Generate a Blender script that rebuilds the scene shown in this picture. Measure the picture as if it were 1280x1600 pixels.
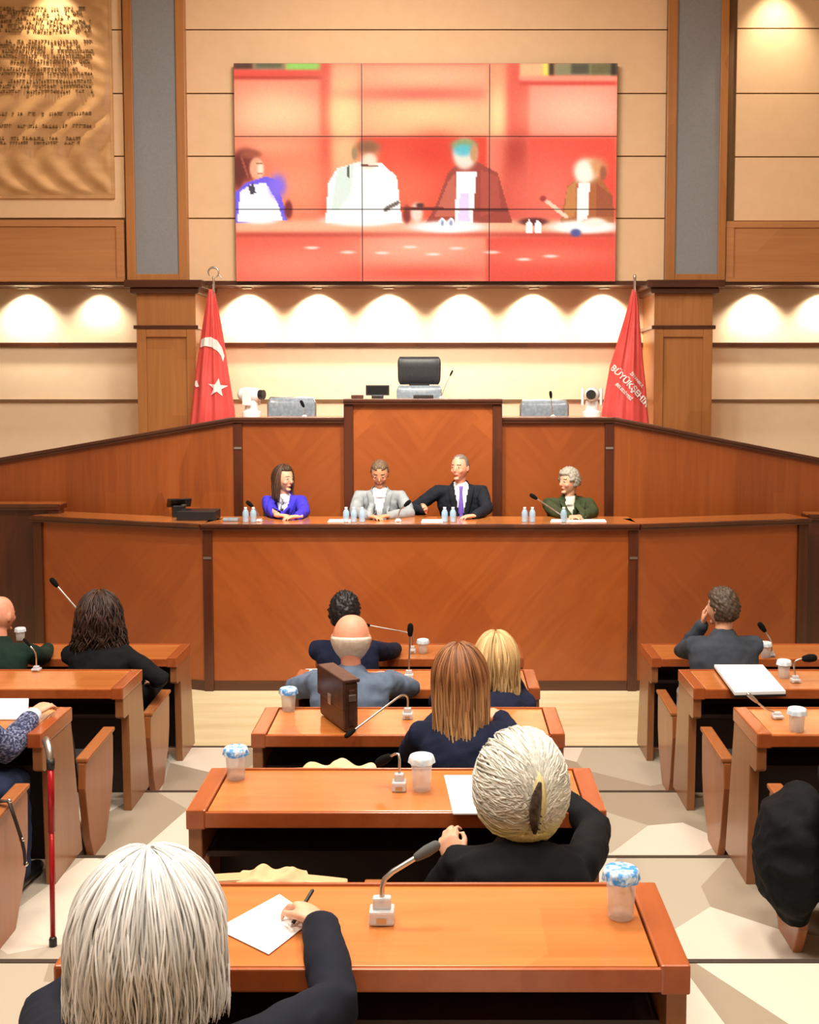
import bpy, bmesh, math, random
import numpy as np
from mathutils import Vector, Matrix, noise
from mathutils.bvhtree import BVHTree
R = math.radians; PI = math.pi
random.seed(7)
for o in list(bpy.data.objects): bpy.data.objects.remove(o)
SC = bpy.context.scene; COL = SC.collection

# ------------------------------------------------------------------ camera
CAMZ, PITCH, F, CX, CY = 2.59, 3.9209, 1780.0, 692.0, 722.0
cd = bpy.data.cameras.new('camera'); cam = bpy.data.objects.new('camera', cd); COL.objects.link(cam)
cam.location = (0, 0, CAMZ); cam.rotation_euler = (R(90-PITCH), 0, 0)
cd.sensor_fit = 'HORIZONTAL'; cd.sensor_width = 36; cd.lens = 36*F/1280
cd.shift_x = (640-CX)/1280; cd.shift_y = (CY-800)/1280; cd.clip_start = .05; cd.clip_end = 60
SC.camera = cam
# ------------------------------------------------------------------ world, exposure
w = bpy.data.worlds.new('world'); SC.world = w; w.use_nodes = True
w.node_tree.nodes['Background'].inputs[0].default_value = (1, .93, .82, 1)
w.node_tree.nodes['Background'].inputs[1].default_value = .05
vs = SC.view_settings; vs.view_transform = 'Standard'; vs.look = 'None'; vs.gamma = 1; vs.use_curve_mapping = False
vs.exposure = 0.22
# ------------------------------------------------------------------ ceiling lamps (large area lights)
WARM = (1, .925, .82)
def area(name, loc, size, power, col=WARM, tgt=None, sy=None):
    l = bpy.data.lights.new(name, 'AREA'); l.energy = power; l.color = col; l.shape = 'RECTANGLE'
    l.size = size; l.size_y = sy or size
    o = bpy.data.objects.new(name, l); COL.objects.link(o); o.location = loc
    if tgt: o.rotation_euler = (Vector(tgt)-Vector(loc)).to_track_quat('-Z', 'Y').to_euler()
    return o
for (x, y, p) in ((-2.6, 1.2, 90), (-.2, 1.2, 120), (2.4, 1.2, 90), (-2.4, 4.6, 150), (-.2, 4.6, 200), (2.2, 4.6, 110), (-.2, 8.0, 110)):
    area('ceiling_lamp_light', (x, y, 6.95), .9, p)
def spot(name, loc, tgt, power, ang, blend=.8, col=WARM, soft=.12):
    l = bpy.data.lights.new(name, 'SPOT'); l.energy = power; l.color = col; l.spot_size = R(ang); l.spot_blend = blend; l.shadow_soft_size = soft
    o = bpy.data.objects.new(name, l); COL.objects.link(o); o.location = loc
    o.rotation_euler = (Vector(tgt)-Vector(loc)).to_track_quat('-Z', 'Y').to_euler(); return o
area('added_wall_fill_light', (-.6, 9.4, 6.9), 1.2, 100, WARM, (-.8, 12.3, 3.6))  # added fill lamp without a fixture, lifts the upper back wall
spot('rostrum_spot_light', (-.9, 6.6, 6.8), (-.9, 11, 1.6), 1300, 46, 1)
spot('rostrum_spot_light', (.6, 6.6, 6.8), (.3, 11, 1.6), 1150, 46, 1)

# ------------------------------------------------------------------ measuring helpers: pixel of the photograph -> point in the hall
_c, _s = math.cos(R(PITCH)), math.sin(R(PITCH))
def ray(px, py):
    a = (px-CX)/F; b = (CY-py)/F
    return Vector((a, _c+b*_s, -_s+b*_c))
def at(px, py, Y):
    r = ray(px, py); k = Y/r.y
    return Vector((r.x*k, Y, CAMZ+r.z*k))
def atz(px, py, z):
    r = ray(px, py); k = (z-CAMZ)/r.z
    return Vector((r.x*k, r.y*k, z))
# ------------------------------------------------------------------ materials
def s2l(c):
    return tuple(((v/255)/12.92 if v/255 <= .04045 else ((v/255+.055)/1.055)**2.4) for v in c)
def mat(name, col, rough=.5, metal=0, spec=.5, **k):
    m = bpy.data.materials.new(name); m.use_nodes = True; b = m.node_tree.nodes['Principled BSDF']
    b.inputs['Base Color'].default_value = (*col, 1); b.inputs['Roughness'].default_value = rough
    b.inputs['Metallic'].default_value = metal; b.inputs['Specular IOR Level'].default_value = spec
    for a, v in k.items(): b.inputs[a.replace('_', ' ')].default_value = v
    return m
def N(m, t, **k):
    n = m.node_tree.nodes.new(t)
    for a, v in k.items(): setattr(n, a, v)
    return n
def L(m, a, b): m.node_tree.links.new(a, b)
def noisy(name, c1, c2, scale=(6, 6, 6), rough=.6, bump=0, detail=4, spec=.4, coord='Object', dist=.002, contrast=(.3, .7), **k):
    """two-tone procedural surface driven by stretched noise"""
    m = mat(name, c1, rough, spec=spec, **k); b = m.node_tree.nodes['Principled BSDF']
    tc = N(m, 'ShaderNodeTexCoord'); mp = N(m, 'ShaderNodeMapping'); mp.inputs['Scale'].default_value = scale
    L(m, tc.outputs[coord], mp.inputs[0])
    nt = N(m, 'ShaderNodeTexNoise'); nt.inputs['Scale'].default_value = 1; nt.inputs['Detail'].default_value = detail
    L(m, mp.outputs[0], nt.inputs['Vector'])
    cr = N(m, 'ShaderNodeValToRGB'); cr.color_ramp.elements[0].color = (*c1, 1); cr.color_ramp.elements[1].color = (*c2, 1)
    cr.color_ramp.elements[0].position = contrast[0]; cr.color_ramp.elements[1].position = contrast[1]
    L(m, nt.outputs['Fac'], cr.inputs[0]); L(m, cr.outputs[0], b.inputs['Base Color'])
    if bump:
        bp = N(m, 'ShaderNodeBump'); bp.inputs['Strength'].default_value = bump; bp.inputs['Distance'].default_value = dist
        L(m, nt.outputs['Fac'], bp.inputs['Height']); L(m, bp.outputs[0], b.inputs['Normal'])
    return m
def veneer(name, c1, c2, axis='Z', rough=.32, spec=.5, chevron=False, block=(1.1, 1.1, .42), coat=.25):
    """wood veneer: fine stretched grain along an axis (or mirrored diagonal), plus leaf-to-leaf tone changes"""
    m = mat(name, c1, rough, spec=spec); b = m.node_tree.nodes['Principled BSDF']
    b.inputs['Coat Weight'].default_value = coat; b.inputs['Coat Roughness'].default_value = .18
    tc = N(m, 'ShaderNodeTexCoord'); src = tc.outputs['Object']
    if chevron:
        sp = N(m, 'ShaderNodeSeparateXYZ'); L(m, src, sp.inputs[0])
        ab = N(m, 'ShaderNodeMath', operation='ABSOLUTE'); L(m, sp.outputs[0], ab.inputs[0])
        cb = N(m, 'ShaderNodeCombineXYZ'); L(m, ab.outputs[0], cb.inputs[0]); L(m, sp.outputs[1], cb.inputs[1]); L(m, sp.outputs[2], cb.inputs[2])
        rt = N(m, 'ShaderNodeMapping'); rt.inputs['Rotation'].default_value = (0, R(48), 0); L(m, cb.outputs[0], rt.inputs[0]); src = rt.outputs[0]
    q_ = 9 if chevron else 22
    sc = {'X': (1.2, q_, q_), 'Y': (22, 1.2, 22), 'Z': (22, 22, 1.2)}[axis]
    mp = N(m, 'ShaderNodeMapping'); mp.inputs['Scale'].default_value = sc; L(m, src, mp.inputs[0])
    nt = N(m, 'ShaderNodeTexNoise'); nt.inputs['Scale'].default_value = 1; nt.inputs['Detail'].default_value = 6; nt.inputs['Distortion'].default_value = 1.2 if chevron else .4
    L(m, mp.outputs[0], nt.inputs['Vector'])
    mp2 = N(m, 'ShaderNodeMapping'); mp2.inputs['Scale'].default_value = block; L(m, src, mp2.inputs[0])
    vo = N(m, 'ShaderNodeTexVoronoi', distance='CHEBYCHEV'); vo.inputs['Scale'].default_value = 1.6; L(m, mp2.outputs[0], vo.inputs['Vector'])
    sv = N(m, 'ShaderNodeSeparateColor'); L(m, vo.outputs['Color'], sv.inputs[0])
    mx = N(m, 'ShaderNodeMath', operation='MULTIPLY_ADD'); mx.inputs[1].default_value = .38; L(m, sv.outputs[0], mx.inputs[0])
    s2 = N(m, 'ShaderNodeMath', operation='MULTIPLY_ADD'); s2.inputs[1].default_value = .6 if chevron else .85; s2.inputs[2].default_value = .04 if chevron else -.08
    L(m, nt.outputs['Fac'], s2.inputs[0]); L(m, s2.outputs[0], mx.inputs[2])
    cr = N(m, 'ShaderNodeValToRGB'); cr.color_ramp.elements[0].color = (*c1, 1); cr.color_ramp.elements[1].color = (*c2, 1)
    cr.color_ramp.elements[0].position = .2; cr.color_ramp.elements[1].position = .85
    L(m, mx.outputs[0], cr.inputs[0]); L(m, cr.outputs[0], b.inputs['Base Color'])
    return m
def emis(name, col, s):
    m = mat(name, col); b = m.node_tree.nodes['Principled BSDF']
    b.inputs['Emission Color'].default_value = (*col, 1); b.inputs['Emission Strength'].default_value = s
    return m
def attrmat(name, attr, rough=.5, emit=0, bump=0, spec=.5):
    m = mat(name, (1, 1, 1), rough, spec=spec); b = m.node_tree.nodes['Principled BSDF']
    a = N(m, 'ShaderNodeAttribute', attribute_name=attr)
    if emit:
        b.inputs['Base Color'].default_value = (.02, .02, .02, 1)
        L(m, a.outputs['Color'], b.inputs['Emission Color']); b.inputs['Emission Strength'].default_value = emit
    else: L(m, a.outputs['Color'], b.inputs['Base Color'])
    return m
M = {}
M['panel'] = veneer('panel_veneer', (.24, .050, .009), (.38, .098, .019), 'X', chevron=True)
M['panelv'] = veneer('upright_veneer', (.24, .052, .009), (.38, .095, .018), 'Z')
M['panelh'] = veneer('horizontal_veneer', (.42, .17, .058), (.56, .25, .095), 'X', .4, block=(.4, .4, .4))
M['pilaster'] = veneer('pilaster_veneer', (.34, .125, .028), (.48, .20, .055), 'Z', .4)
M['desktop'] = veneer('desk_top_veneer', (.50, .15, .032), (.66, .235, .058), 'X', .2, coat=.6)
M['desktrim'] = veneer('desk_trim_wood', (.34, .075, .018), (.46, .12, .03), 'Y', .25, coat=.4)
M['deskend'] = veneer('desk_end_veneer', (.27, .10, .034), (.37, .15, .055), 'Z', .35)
M['mahog']   = veneer('dark_mahogany', (.05, .012, .005), (.10, .024, .009), 'Z', .3)
M['mahogx']  = veneer('dark_mahogany_rail', (.05, .013, .006), (.10, .028, .011), 'X', .28)
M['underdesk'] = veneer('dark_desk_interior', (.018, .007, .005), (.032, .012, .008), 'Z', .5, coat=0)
M['cream']   = noisy('cream_wall_fabric', s2l((232, 196, 156)), s2l((236, 201, 162)), (9, 9, 9), .8, .15)
M['creamlow'] = noisy('downlit_cream_wall_fabric', s2l((246, 220, 186)), s2l((249, 225, 192)), (9, 9, 9), .8, .15)  # wall cream made brighter: downlight glow put into the base colour
M['groove']  = mat('shadow_gap', s2l((120, 90, 58)), .8)
M['greyp']   = noisy('grey_acoustic_fabric', s2l((134, 136, 140)), s2l((142, 144, 148)), (60, 60, 60), .9, .2)
M['ceil']    = mat('ceiling_paint', (.75, .70, .62), .9)
M['sidewall'] = mat('side_wall_paint', (.45, .32, .2), .9)
M['lightwood'] = noisy('pale_floor_boards', s2l((222, 206, 160)), s2l((240, 226, 186)), (1.2, 9, 4), .35, .0)
M['nosing']  = mat('step_nosing', (.05, .035, .025), .5)
M['black']   = mat('black_plastic', (.012, .012, .014), .4)
M['blackmatt'] = mat('black_foam', (.008, .008, .008), .95, spec=.1)
M['chrome']  = mat('chrome', (.8, .8, .8), .2, 1)
M['steel']   = mat('satin_steel', (.55, .54, .52), .35, 1)
M['white']   = mat('white_plastic', (.86, .87, .88), .3)
M['frost']   = mat('frosted_acrylic', (.85, .87, .9), .25, Transmission_Weight=.35)
M['paper']   = mat('white_paper', (.93, .93, .92), .8)
M['leather_black'] = noisy('black_leather', (.02, .023, .028), (.035, .038, .045), (60, 60, 60), .38, .2)
M['leather_brown'] = noisy('brown_leather', (.045, .018, .012), (.085, .036, .024), (30, 30, 30), .35, .2)
M['glass']   = mat('clear_glass', (.92, .95, .97), .05, Alpha=.32)
M['bottle']  = mat('blue_tinted_plastic', (.45, .68, .88), .1, Alpha=.6)
M['bluelid'] = noisy('blue_white_printed_lid', s2l((70, 150, 225)), s2l((225, 240, 250)), (60, 60, 60), .5, contrast=(.42, .58))
M['whitelid'] = noisy('white_printed_lid', s2l((190, 215, 232)), s2l((245, 248, 250)), (50, 50, 50), .5)
M['screenoff'] = mat('dark_screen', (.01, .012, .015), .12)
M['uphol']   = noisy('dark_seat_fabric', (.012, .010, .010), (.022, .018, .018), (80, 80, 80), .9, .2)
M['chairwood'] = veneer('chair_beech', (.32, .10, .028), (.44, .155, .05), 'Z', .35)
M['rail']    = veneer('chair_rail_pale_wood', (.62, .36, .17), (.74, .47, .25), 'X', .4)
M['bronze']  = noisy('hammered_bronze_relief', s2l((186, 140, 92)), s2l((208, 162, 112)), (5, 5, 9), .5, .3, dist=.01)
M['brtext']  = mat('dark_relief_lettering', s2l((140, 108, 66)), .5)
M['red']     = noisy('red_flag_satin', (.72, .075, .07), (.82, .11, .10), (4, 4, 4), .45)
M['flagwhite'] = mat('white_flag_print', (.9, .88, .86), .6)
M['lamp']    = emis('lamp_glow', (1, .9, .72), 18)
# patterned stair carpet: big angular fields in three sandy tones
m = mat('angular_patterned_carpet', (.6, .5, .4), .95, spec=.15); b = m.node_tree.nodes['Principled BSDF']
tc = N(m, 'ShaderNodeTexCoord'); mp = N(m, 'ShaderNodeMapping'); mp.inputs['Scale'].default_value = (2.1, 1.5, .01)
L(m, tc.outputs['Object'], mp.inputs[0])
vo = N(m, 'ShaderNodeTexVoronoi'); vo.inputs['Scale'].default_value = 1.0; L(m, mp.outputs[0], vo.inputs['Vector'])
sp = N(m, 'ShaderNodeSeparateColor'); L(m, vo.outputs['Color'], sp.inputs[0])
cr = N(m, 'ShaderNodeValToRGB'); cr.color_ramp.interpolation = 'CONSTANT'
e = cr.color_ramp.elements; e[0].color = (*s2l((158, 143, 124)), 1); e[1].position = .36; e[1].color = (*s2l((212, 200, 184)), 1)
x = e.new(.68); x.color = (*s2l((178, 166, 148)), 1)
L(m, sp.outputs[0], cr.inputs[0]); L(m, cr.outputs[0], b.inputs['Base Color']); M['carpet'] = m
# ------------------------------------------------------------------ mesh helpers
class MB:
    def __init__(s): s.v = []; s.f = []; s.mi = []; s.cur = 0
    def add(s, vs, fs):
        o = len(s.v); s.v += [tuple(v) for v in vs]; s.f += [tuple(i+o for i in f) for f in fs]; s.mi += [s.cur]*len(fs); return s
    def box(s, a, b):
        x0, y0, z0 = a; x1, y1, z1 = b
        vs = [(x0,y0,z0),(x1,y0,z0),(x1,y1,z0),(x0,y1,z0),(x0,y0,z1),(x1,y0,z1),(x1,y1,z1),(x0,y1,z1)]
        return s.add(vs, [(0,3,2,1),(4,5,6,7),(0,1,5,4),(1,2,6,5),(2,3,7,6),(3,0,4,7)])
    def cbox(s, c, d, mtx=None):
        vs = [(sx*d[0]/2, sy*d[1]/2, sz*d[2]/2) for sz in (-1, 1) for sx, sy in ((-1,-1),(1,-1),(1,1),(-1,1))]
        vs = [Vector(v) for v in vs]
        if mtx: vs = [mtx @ v for v in vs]
        vs = [v+Vector(c) for v in vs]
        return s.add(vs, [(0,3,2,1),(4,5,6,7),(0,1,5,4),(1,2,6,5),(2,3,7,6),(3,0,4,7)])
    def prism(s, poly, axis, a, b):
        """poly: 2D points; extruded along axis from a to b"""
        n = len(poly)
        def mk(p, t):
            return {'X': (t, p[0], p[1]), 'Y': (p[0], t, p[1]), 'Z': (p[0], p[1], t)}[axis]
        vs = [mk(p, a) for p in poly]+[mk(p, b) for p in poly]
        fs = [tuple(range(n)), tuple(reversed(range(n, 2*n)))]+[(i, i+n, (i+1) % n+n, (i+1) % n) for i in range(n)]
        return s.add(vs, fs)
    def rings(s, rings, cap=True, close=True):
        n = len(rings[0]); vs = [p for r in rings for p in r]; fs = []
        for i in range(len(rings)-1):
            for j in range(n if close else n-1):
                k = (j+1) % n; fs.append((i*n+j, i*n+k, (i+1)*n+k, (i+1)*n+j))
        if cap: fs += [tuple(reversed(range(n))), tuple((len(rings)-1)*n+j for j in range(n))]
        return s.add(vs, fs)
    def tube(s, pts, rad, n=10, round_=True, flat=None):
        """tube through points; rad a number, or one (or (rx, ry)) per point; ends rounded"""
        pts = [Vector(p) for p in pts]
        if not hasattr(rad, '__len__'): rad = [rad]*len(pts)
        rad = [(r, r) if not hasattr(r, '__len__') else r for r in rad]
        if round_:
            d0 = (pts[0]-pts[1]).normalized(); d1 = (pts[-1]-pts[-2]).normalized()
            r0, r1 = rad[0], rad[-1]; m0, m1 = min(r0), min(r1)
            P0 = [pts[0]+d0*m0*math.sin(a) for a in (1.5, 1.0, .5)]; Q0 = [(r0[0]*math.cos(a), r0[1]*math.cos(a)) for a in (1.5, 1.0, .5)]
            P1 = [pts[-1]+d1*m1*math.sin(a) for a in (.5, 1.0, 1.5)]; Q1 = [(r1[0]*math.cos(a), r1[1]*math.cos(a)) for a in (.5, 1.0, 1.5)]
            pts = P0+pts+P1; rad = Q0+rad+Q1
        up = Vector(flat) if flat is not None else None; rg = []
        prev = None
        for i, p in enumerate(pts):
            t = (pts[min(i+1, len(pts)-1)]-pts[max(i-1, 0)]).normalized()
            if prev is None:
                ref = up if up is not None else (Vector((1, 0, 0)) if abs(t.x) < .8 else Vector((0, 1, 0)))
            else: ref = up if up is not None else prev
            u = ref-t*ref.dot(t)
            if u.length < 1e-4: u = t.orthogonal()
            u.normalize(); v = t.cross(u); prev = u
            rg.append([p+u*math.cos(2*PI*k/n)*rad[i][0]+v*math.sin(2*PI*k/n)*rad[i][1] for k in range(n)])
        return s.rings(rg)
    def ell(s, c, r, mtx=None, seg=20, rg=14):
        c = Vector(c); vs = []
        rr = []
        for i in range(1, rg):
            th = PI*i/rg
            rr.append([c+(mtx @ Vector(q) if mtx else Vector(q)) for q in [(r[0]*math.sin(th)*math.cos(2*PI*k/seg), r[1]*math.sin(th)*math.sin(2*PI*k/seg), r[2]*math.cos(th)) for k in range(seg)]])
        n = seg; vs = [p for q in rr for p in q]; a = len(vs)
        top = c+(mtx @ Vector((0, 0, r[2])) if mtx else Vector((0, 0, r[2]))); bot = c-(top-c)
        vs += [top, bot]; fs = []
        for i in range(len(rr)-1):
            for j in range(n): k = (j+1) % n; fs.append((i*n+j, (i+1)*n+j, (i+1)*n+k, i*n+k))
        for j in range(n):
            k = (j+1) % n; fs.append((a, j, k)); fs.append((a+1, (len(rr)-1)*n+k, (len(rr)-1)*n+j))
        return s.add(vs, fs)
    def lathe(s, prof, c=(0, 0, 0), n=20, cap=True):
        c = Vector(c)
        return s.rings([[c+Vector((r*math.cos(2*PI*k/n), r*math.sin(2*PI*k/n), z)) for k in range(n)] for r, z in prof], cap)
    def mesh(s, name):
        me = bpy.data.meshes.new(name); me.from_pydata([tuple(v) for v in s.v], [], s.f); me.update()
        return me
    def build(s, name, mats, parent=None, bevel=0, smooth=False, fix=True, kind=None, seg=2):
        me = s.mesh(name)
        if not isinstance(mats, (list, tuple)): mats = [mats]
        for m in mats: me.materials.append(m)
        me.polygons.foreach_set('material_index', s.mi)
        if fix or bevel:
            bm = bmesh.new(); bm.from_mesh(me)
            if fix: bmesh.ops.recalc_face_normals(bm, faces=bm.faces)
            if bevel:
                es = [e for e in bm.edges if len(e.link_faces) == 2 and e.calc_face_angle(0) > .5]
                bmesh.ops.bevel(bm, geom=es, offset=bevel, segments=seg, affect='EDGES', profile=.6, clamp_overlap=True)
            bm.to_mesh(me); bm.free()
        if smooth: me.polygons.foreach_set('use_smooth', [True]*len(me.polygons))
        o = bpy.data.objects.new(name, me); COL.objects.link(o)
        if parent: o.parent = parent
        if kind: o['kind'] = kind
        return o
def box(name, a, b, m, parent=None, bevel=0, kind=None): return MB().box(a, b).build(name, m, parent, bevel, kind=kind)
def tag(o, label, cat, group=None):
    o['label'] = label; o['category'] = cat
    if group: o['group'] = group
    return o
def thing(name, label, cat, loc=(0, 0, 0), rz=0, group=None):
    o = bpy.data.objects.new(name, None); COL.objects.link(o); o.empty_display_size = .1
    o.location = loc; o.rotation_euler = (0, 0, rz); return tag(o, label, cat, group)
def dup(root, loc, rz=0, label=None, group=None):
    r = root.copy(); COL.objects.link(r); r.location = loc; r.rotation_euler = (0, 0, rz)
    if label: r['label'] = label
    if group: r['group'] = group
    for ch in list(root.children):
        c = ch.copy(); COL.objects.link(c); c.parent = r
        for g in ch.children:
            d = g.copy(); COL.objects.link(d); d.parent = c
    return r
def struct(name, mb, m, bevel=0):
    return mb.build(name, m, None, bevel, kind='structure')
# ================================================================== SETTING
AX = -.17                                   # centre axis of the hall
LV = .14                                    # rise of each tier
BACK = {k: 7.95-1.28*k for k in range(5)}   # rear edge (rostrum side) of the desks, tier by tier
EDGE = [7.99-1.28*k for k in range(8)]      # front edge of each tier, right under the desks' rostrum side
PIT = -.14                                  # pale floor in front of the rostrum
XL, XR, YB = -6.6, 6.2, -3.0
struct('floor', MB().box((XL, EDGE[0], -.3), (XR, 13.1, PIT)), M['lightwood'])
for k, e in enumerate(EDGE):
    y0 = EDGE[k+1] if k+1 < len(EDGE) else YB
    struct('floor', MB().box((XL, y0, -.3), (XR, e, LV*k)), M['carpet'])
    struct('trim_%d' % (40+k), MB().box((XL, e-.012, LV*k-.03), (XR, e+.014, LV*k+.004)), M['nosing'])
struct('wall_left', MB().box((XL-.2, YB, -.2), (XL, 13.1, 7.2)), M['sidewall'])
struct('wall_right', MB().box((XR, YB, -.2), (XR+.2, 13.1, 7.2)), M['sidewall'])
struct('wall_rear', MB().box((XL-.2, YB-.2, -.2), (XR+.2, YB, 7.2)), M['sidewall'])
struct('ceiling', MB().box((XL-.2, YB-.2, 7.0), (XR+.2, 13.3, 7.2)), M['ceil'])
YU, YL = 12.3, 12.9                          # upper wall face, recessed lower wall face
ZS = at(0, 441, YU).z                        # underside of the overhang
struct('wall_back', MB().box((XL-.2, YL, -.2), (XR+.2, YL+.3, ZS+.1)), M['creamlow'])
# upper wall as stacked fabric boards with open joints
def Z(py, Y): return at(692, py, Y).z
def X(px, Y): return at(px, 400, Y).x
struct('wall_upper', MB().box((XL-.2, YU+.012, ZS), (XR+.2, YL+.2, 7.2)), M['groove'])
gr = [Z(y, YU) for y in (441, 341.5, 244.5, 146.5, 47, -50)]
def boards(x0, x1, zs, name='wall_upper'):
    mb = MB()
    for a, b in zip(zs[:-1], zs[1:]): mb.box((x0, YU-.012, a+.007), (x1, YU+.012, b-.007))
    struct(name, mb, M['cream'], .003)
pxl, pxr = (X(197, YU), X(291, YU)), (X(1040, YU), X(1146, YU))
boards(pxl[1], pxr[0], gr)
boards(pxr[1], XR+.1, [Z(346, YU)]+[Z(y, YU) for y in (245.5, 146.5, 45, -50)])
boards(XL-.1, pxl[0], [Z(341.5, YU), Z(244.5, YU), Z(146.5, YU), Z(47, YU), Z(-50, YU)])
# soffit edge and the dark rails on the lower wall
struct('trim_7', MB().box((XL, YU-.03, ZS-.035), (XR, YU+.03, ZS+.012)), M['mahogx'])
struct('ceiling_soffit', MB().box((XL, YU+.03, ZS-.02), (XR, YL, ZS+.02)), M['mahogx'])
for (py, h, n) in ((539, .05, 8), (626, .03, 9)):
    z = Z(py, YL); struct('trim_%d' % n, MB().box((XL, YL-.035, z-h/2), (XR, YL, z+h/2)), M['mahogx'] if n == 8 else M['groove'])
# wooden spandrels left and right under the boards
def spandrel(n, x0, x1, z0, z1):
    mb = MB(); y = YU-.045; fw = .085
    mb.box((x0, y, z0), (x1, YU, z1))
    mb.box((x0, y-.02, z1-fw*.8), (x1, y, z1)); mb.box((x0, y-.02, z0), (x1, y, z0+fw*.5))
    mb.box((x0+.001, y-.022, z0+fw*.5), (x0+fw, y, z1-fw*.8)) if x0 > 0 else mb.box((x1-fw, y-.022, z0+fw*.5), (x1-.001, y, z1-fw*.8))
    struct('trim_%d' % n, mb, M['panelh'], .004)
spandrel(10, XL, X(197, YU), ZS, Z(345, YU)); spandrel(11, X(1132, YU), XR, ZS, Z(347, YU))
# tall pilasters: framed grey fabric above, capital, framed wooden shaft below
def pilaster(n, a, b, ga, gb, la, lb):
    y = YU-.10
    xa, xb = X(a, y), X(b, y); g0, g1 = X(ga, y), X(gb, y); zb = Z(428, y)
    mb = MB(); mb.box((xa, y, ZS), (g0, YU+.05, 7.0)); mb.box((g1, y, ZS), (xb, YU+.05, 7.0)); mb.box((g0, y, ZS), (g1, YU+.05, zb))
    struct('trim_%d' % n, mb, M['pilaster'], .006)
    struct('trim_%d' % (n+1), MB().box((g0, y+.025, zb), (g1, YU+.05, 7.0)), M['greyp'])
    mb = MB(); x0, x1 = X(la, y), X(lb, y); c = .05                     # capital
    mb.box((x0-c*2, y-.1, ZS-.07), (x1+c*2, YL, ZS+.01)); mb.box((x0-c, y-.05, ZS-.13), (x1+c, YL, ZS-.07))
    struct('trim_%d' % (n+2), mb, M['mahogx'], .012)
    z2 = Z(509, y); mb = MB(); mb.box((x0, y+.02, z2), (x1, YL, ZS-.12))
    struct('trim_%d' % (n+3), mb, M['pilaster'], .006)
    struct('trim_%d' % (n+4), MB().box((x0-.03, y-.01, z2-.035), (x1+.03, YL, z2+.005)), M['mahogx'], .008)
    mb = MB(); mb.box((x0, y+.03, 0), (x1, YL, z2-.03)); fw = .10
    mb.box((x0, y, 0), (x0+fw, y+.03, z2-.03)); mb.box((x1-fw, y, 0), (x1, y+.03, z2-.03)); mb.box((x0+fw, y, z2-.12), (x1-fw, y+.03, z2-.03))
    struct('trim_%d' % (n+5), mb, M['pilaster'], .008)
pilaster(12, 198, 293, 212, 279, 211, 304)
pilaster(20, 1040, 1134, 1055, 1122, 1024, 1116)
struct('trim_30', MB().box((X(290, YU), YU-.07, ZS), (X(294.5, YU), YU, 7.0)), M['mahog'])
struct('trim_31', MB().box((X(1037, YU), YU-.07, ZS), (X(1043, YU), YU, 7.0)), M['mahog'])
# inscription panel: wavy beaten-bronze sheet with rows of raised letters
ins = thing('inscription_panel', 'large bronze relief panel covered in lines of lettering, left of the grey pilaster', 'wall panel', (X(-160, YU), YU-.012, Z(306, YU)))
W_, H_ = X(178, YU)-X(-160, YU), 7.0-Z(306, YU)-.05
def relief(x, z):
    a = noise.noise(Vector((x*2.2, z*1.4, 3)))*.02
    flow = math.sin((x*1.0+.35*math.sin(z*4.0))*19+z*1.5)*.5+.5
    k = 1/(1+math.exp((z-1.35)*5)); k2 = 1/(1+math.exp(-(x-W_+.32)*14))
    diag = math.sin((x*.8+z*1.6)*26)*.5+.5
    return a+flow*.030*k+diag*.02*k2*(1-k)
nx, nz = 150, 170; vs = []; fs = []
for j in range(nz+1):
    for i in range(nx+1):
        x, z = W_*i/nx, H_*j/nz
        e = min(1, min(x, W_-x, z)/.05)
        vs.append((x, -.03-relief(x, z)*e, z))
for j in range(nz):
    for i in range(nx): a = j*(nx+1)+i; fs.append((a, a+1, a+nx+2, a+nx+1))
MB().add(vs, fs).build('relief_sheet', M['bronze'], ins, smooth=True)
mb = MB()
mb.box((-.02, -.035, -.035), (W_+.03, .0, .0)); mb.box((W_, -.035, 0), (W_+.03, 0, H_)); mb.build('frame', M['bronze'], ins, .004)
rows = [(16, 6), (22, 5.5), (29, 5.5), (36, 5), (43, 5.5), (50, 5), (67, 5), (74, 5), (82, 5), (90, 5), (98, 5), (110, 4.5), (117, 4), (129, 5), (137, 4.5), (145, 4), (180, 5), (199, 5), (218, 5), (225, 4)]
mb = MB(); rng = random.Random(3)
z0 = Z(306, YU)
for (py, hh) in rows:
    zc = Z(py, YU)-z0; h = hh*.0066; x = .03
    end = X(rng.choice((130, 140, 150, 153)), YU)-X(-160, YU)
    while x < end:
        if rng.random() < .16: x += rng.uniform(.03, .06); continue
        wd = rng.uniform(.012, .03); y = -.034-relief(x, zc)-.008; k = rng.random()
        if k < .5:
            mb.box((x, y, zc-h/2), (x+.008, y+.03, zc+h/2)); mb.box((x, y, zc+h/2-.008), (x+wd, y+.03, zc+h/2))
            if k < .25: mb.box((x+wd-.006, y, zc-h/2), (x+wd, y+.03, zc+h/2))
        else:
            mb.box((x, y, zc-h/2), (x+wd, y+.03, zc-h/2+.008)); mb.box((x+wd/2-.004, y, zc-h/2), (x+wd/2+.004, y+.03, zc+h/2))
            if k > .75: mb.box((x, y, zc-.004), (x+wd, y+.03, zc+.004))
        x += wd+.011
mb.build('raised_lettering', M['brtext'], ins)
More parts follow.
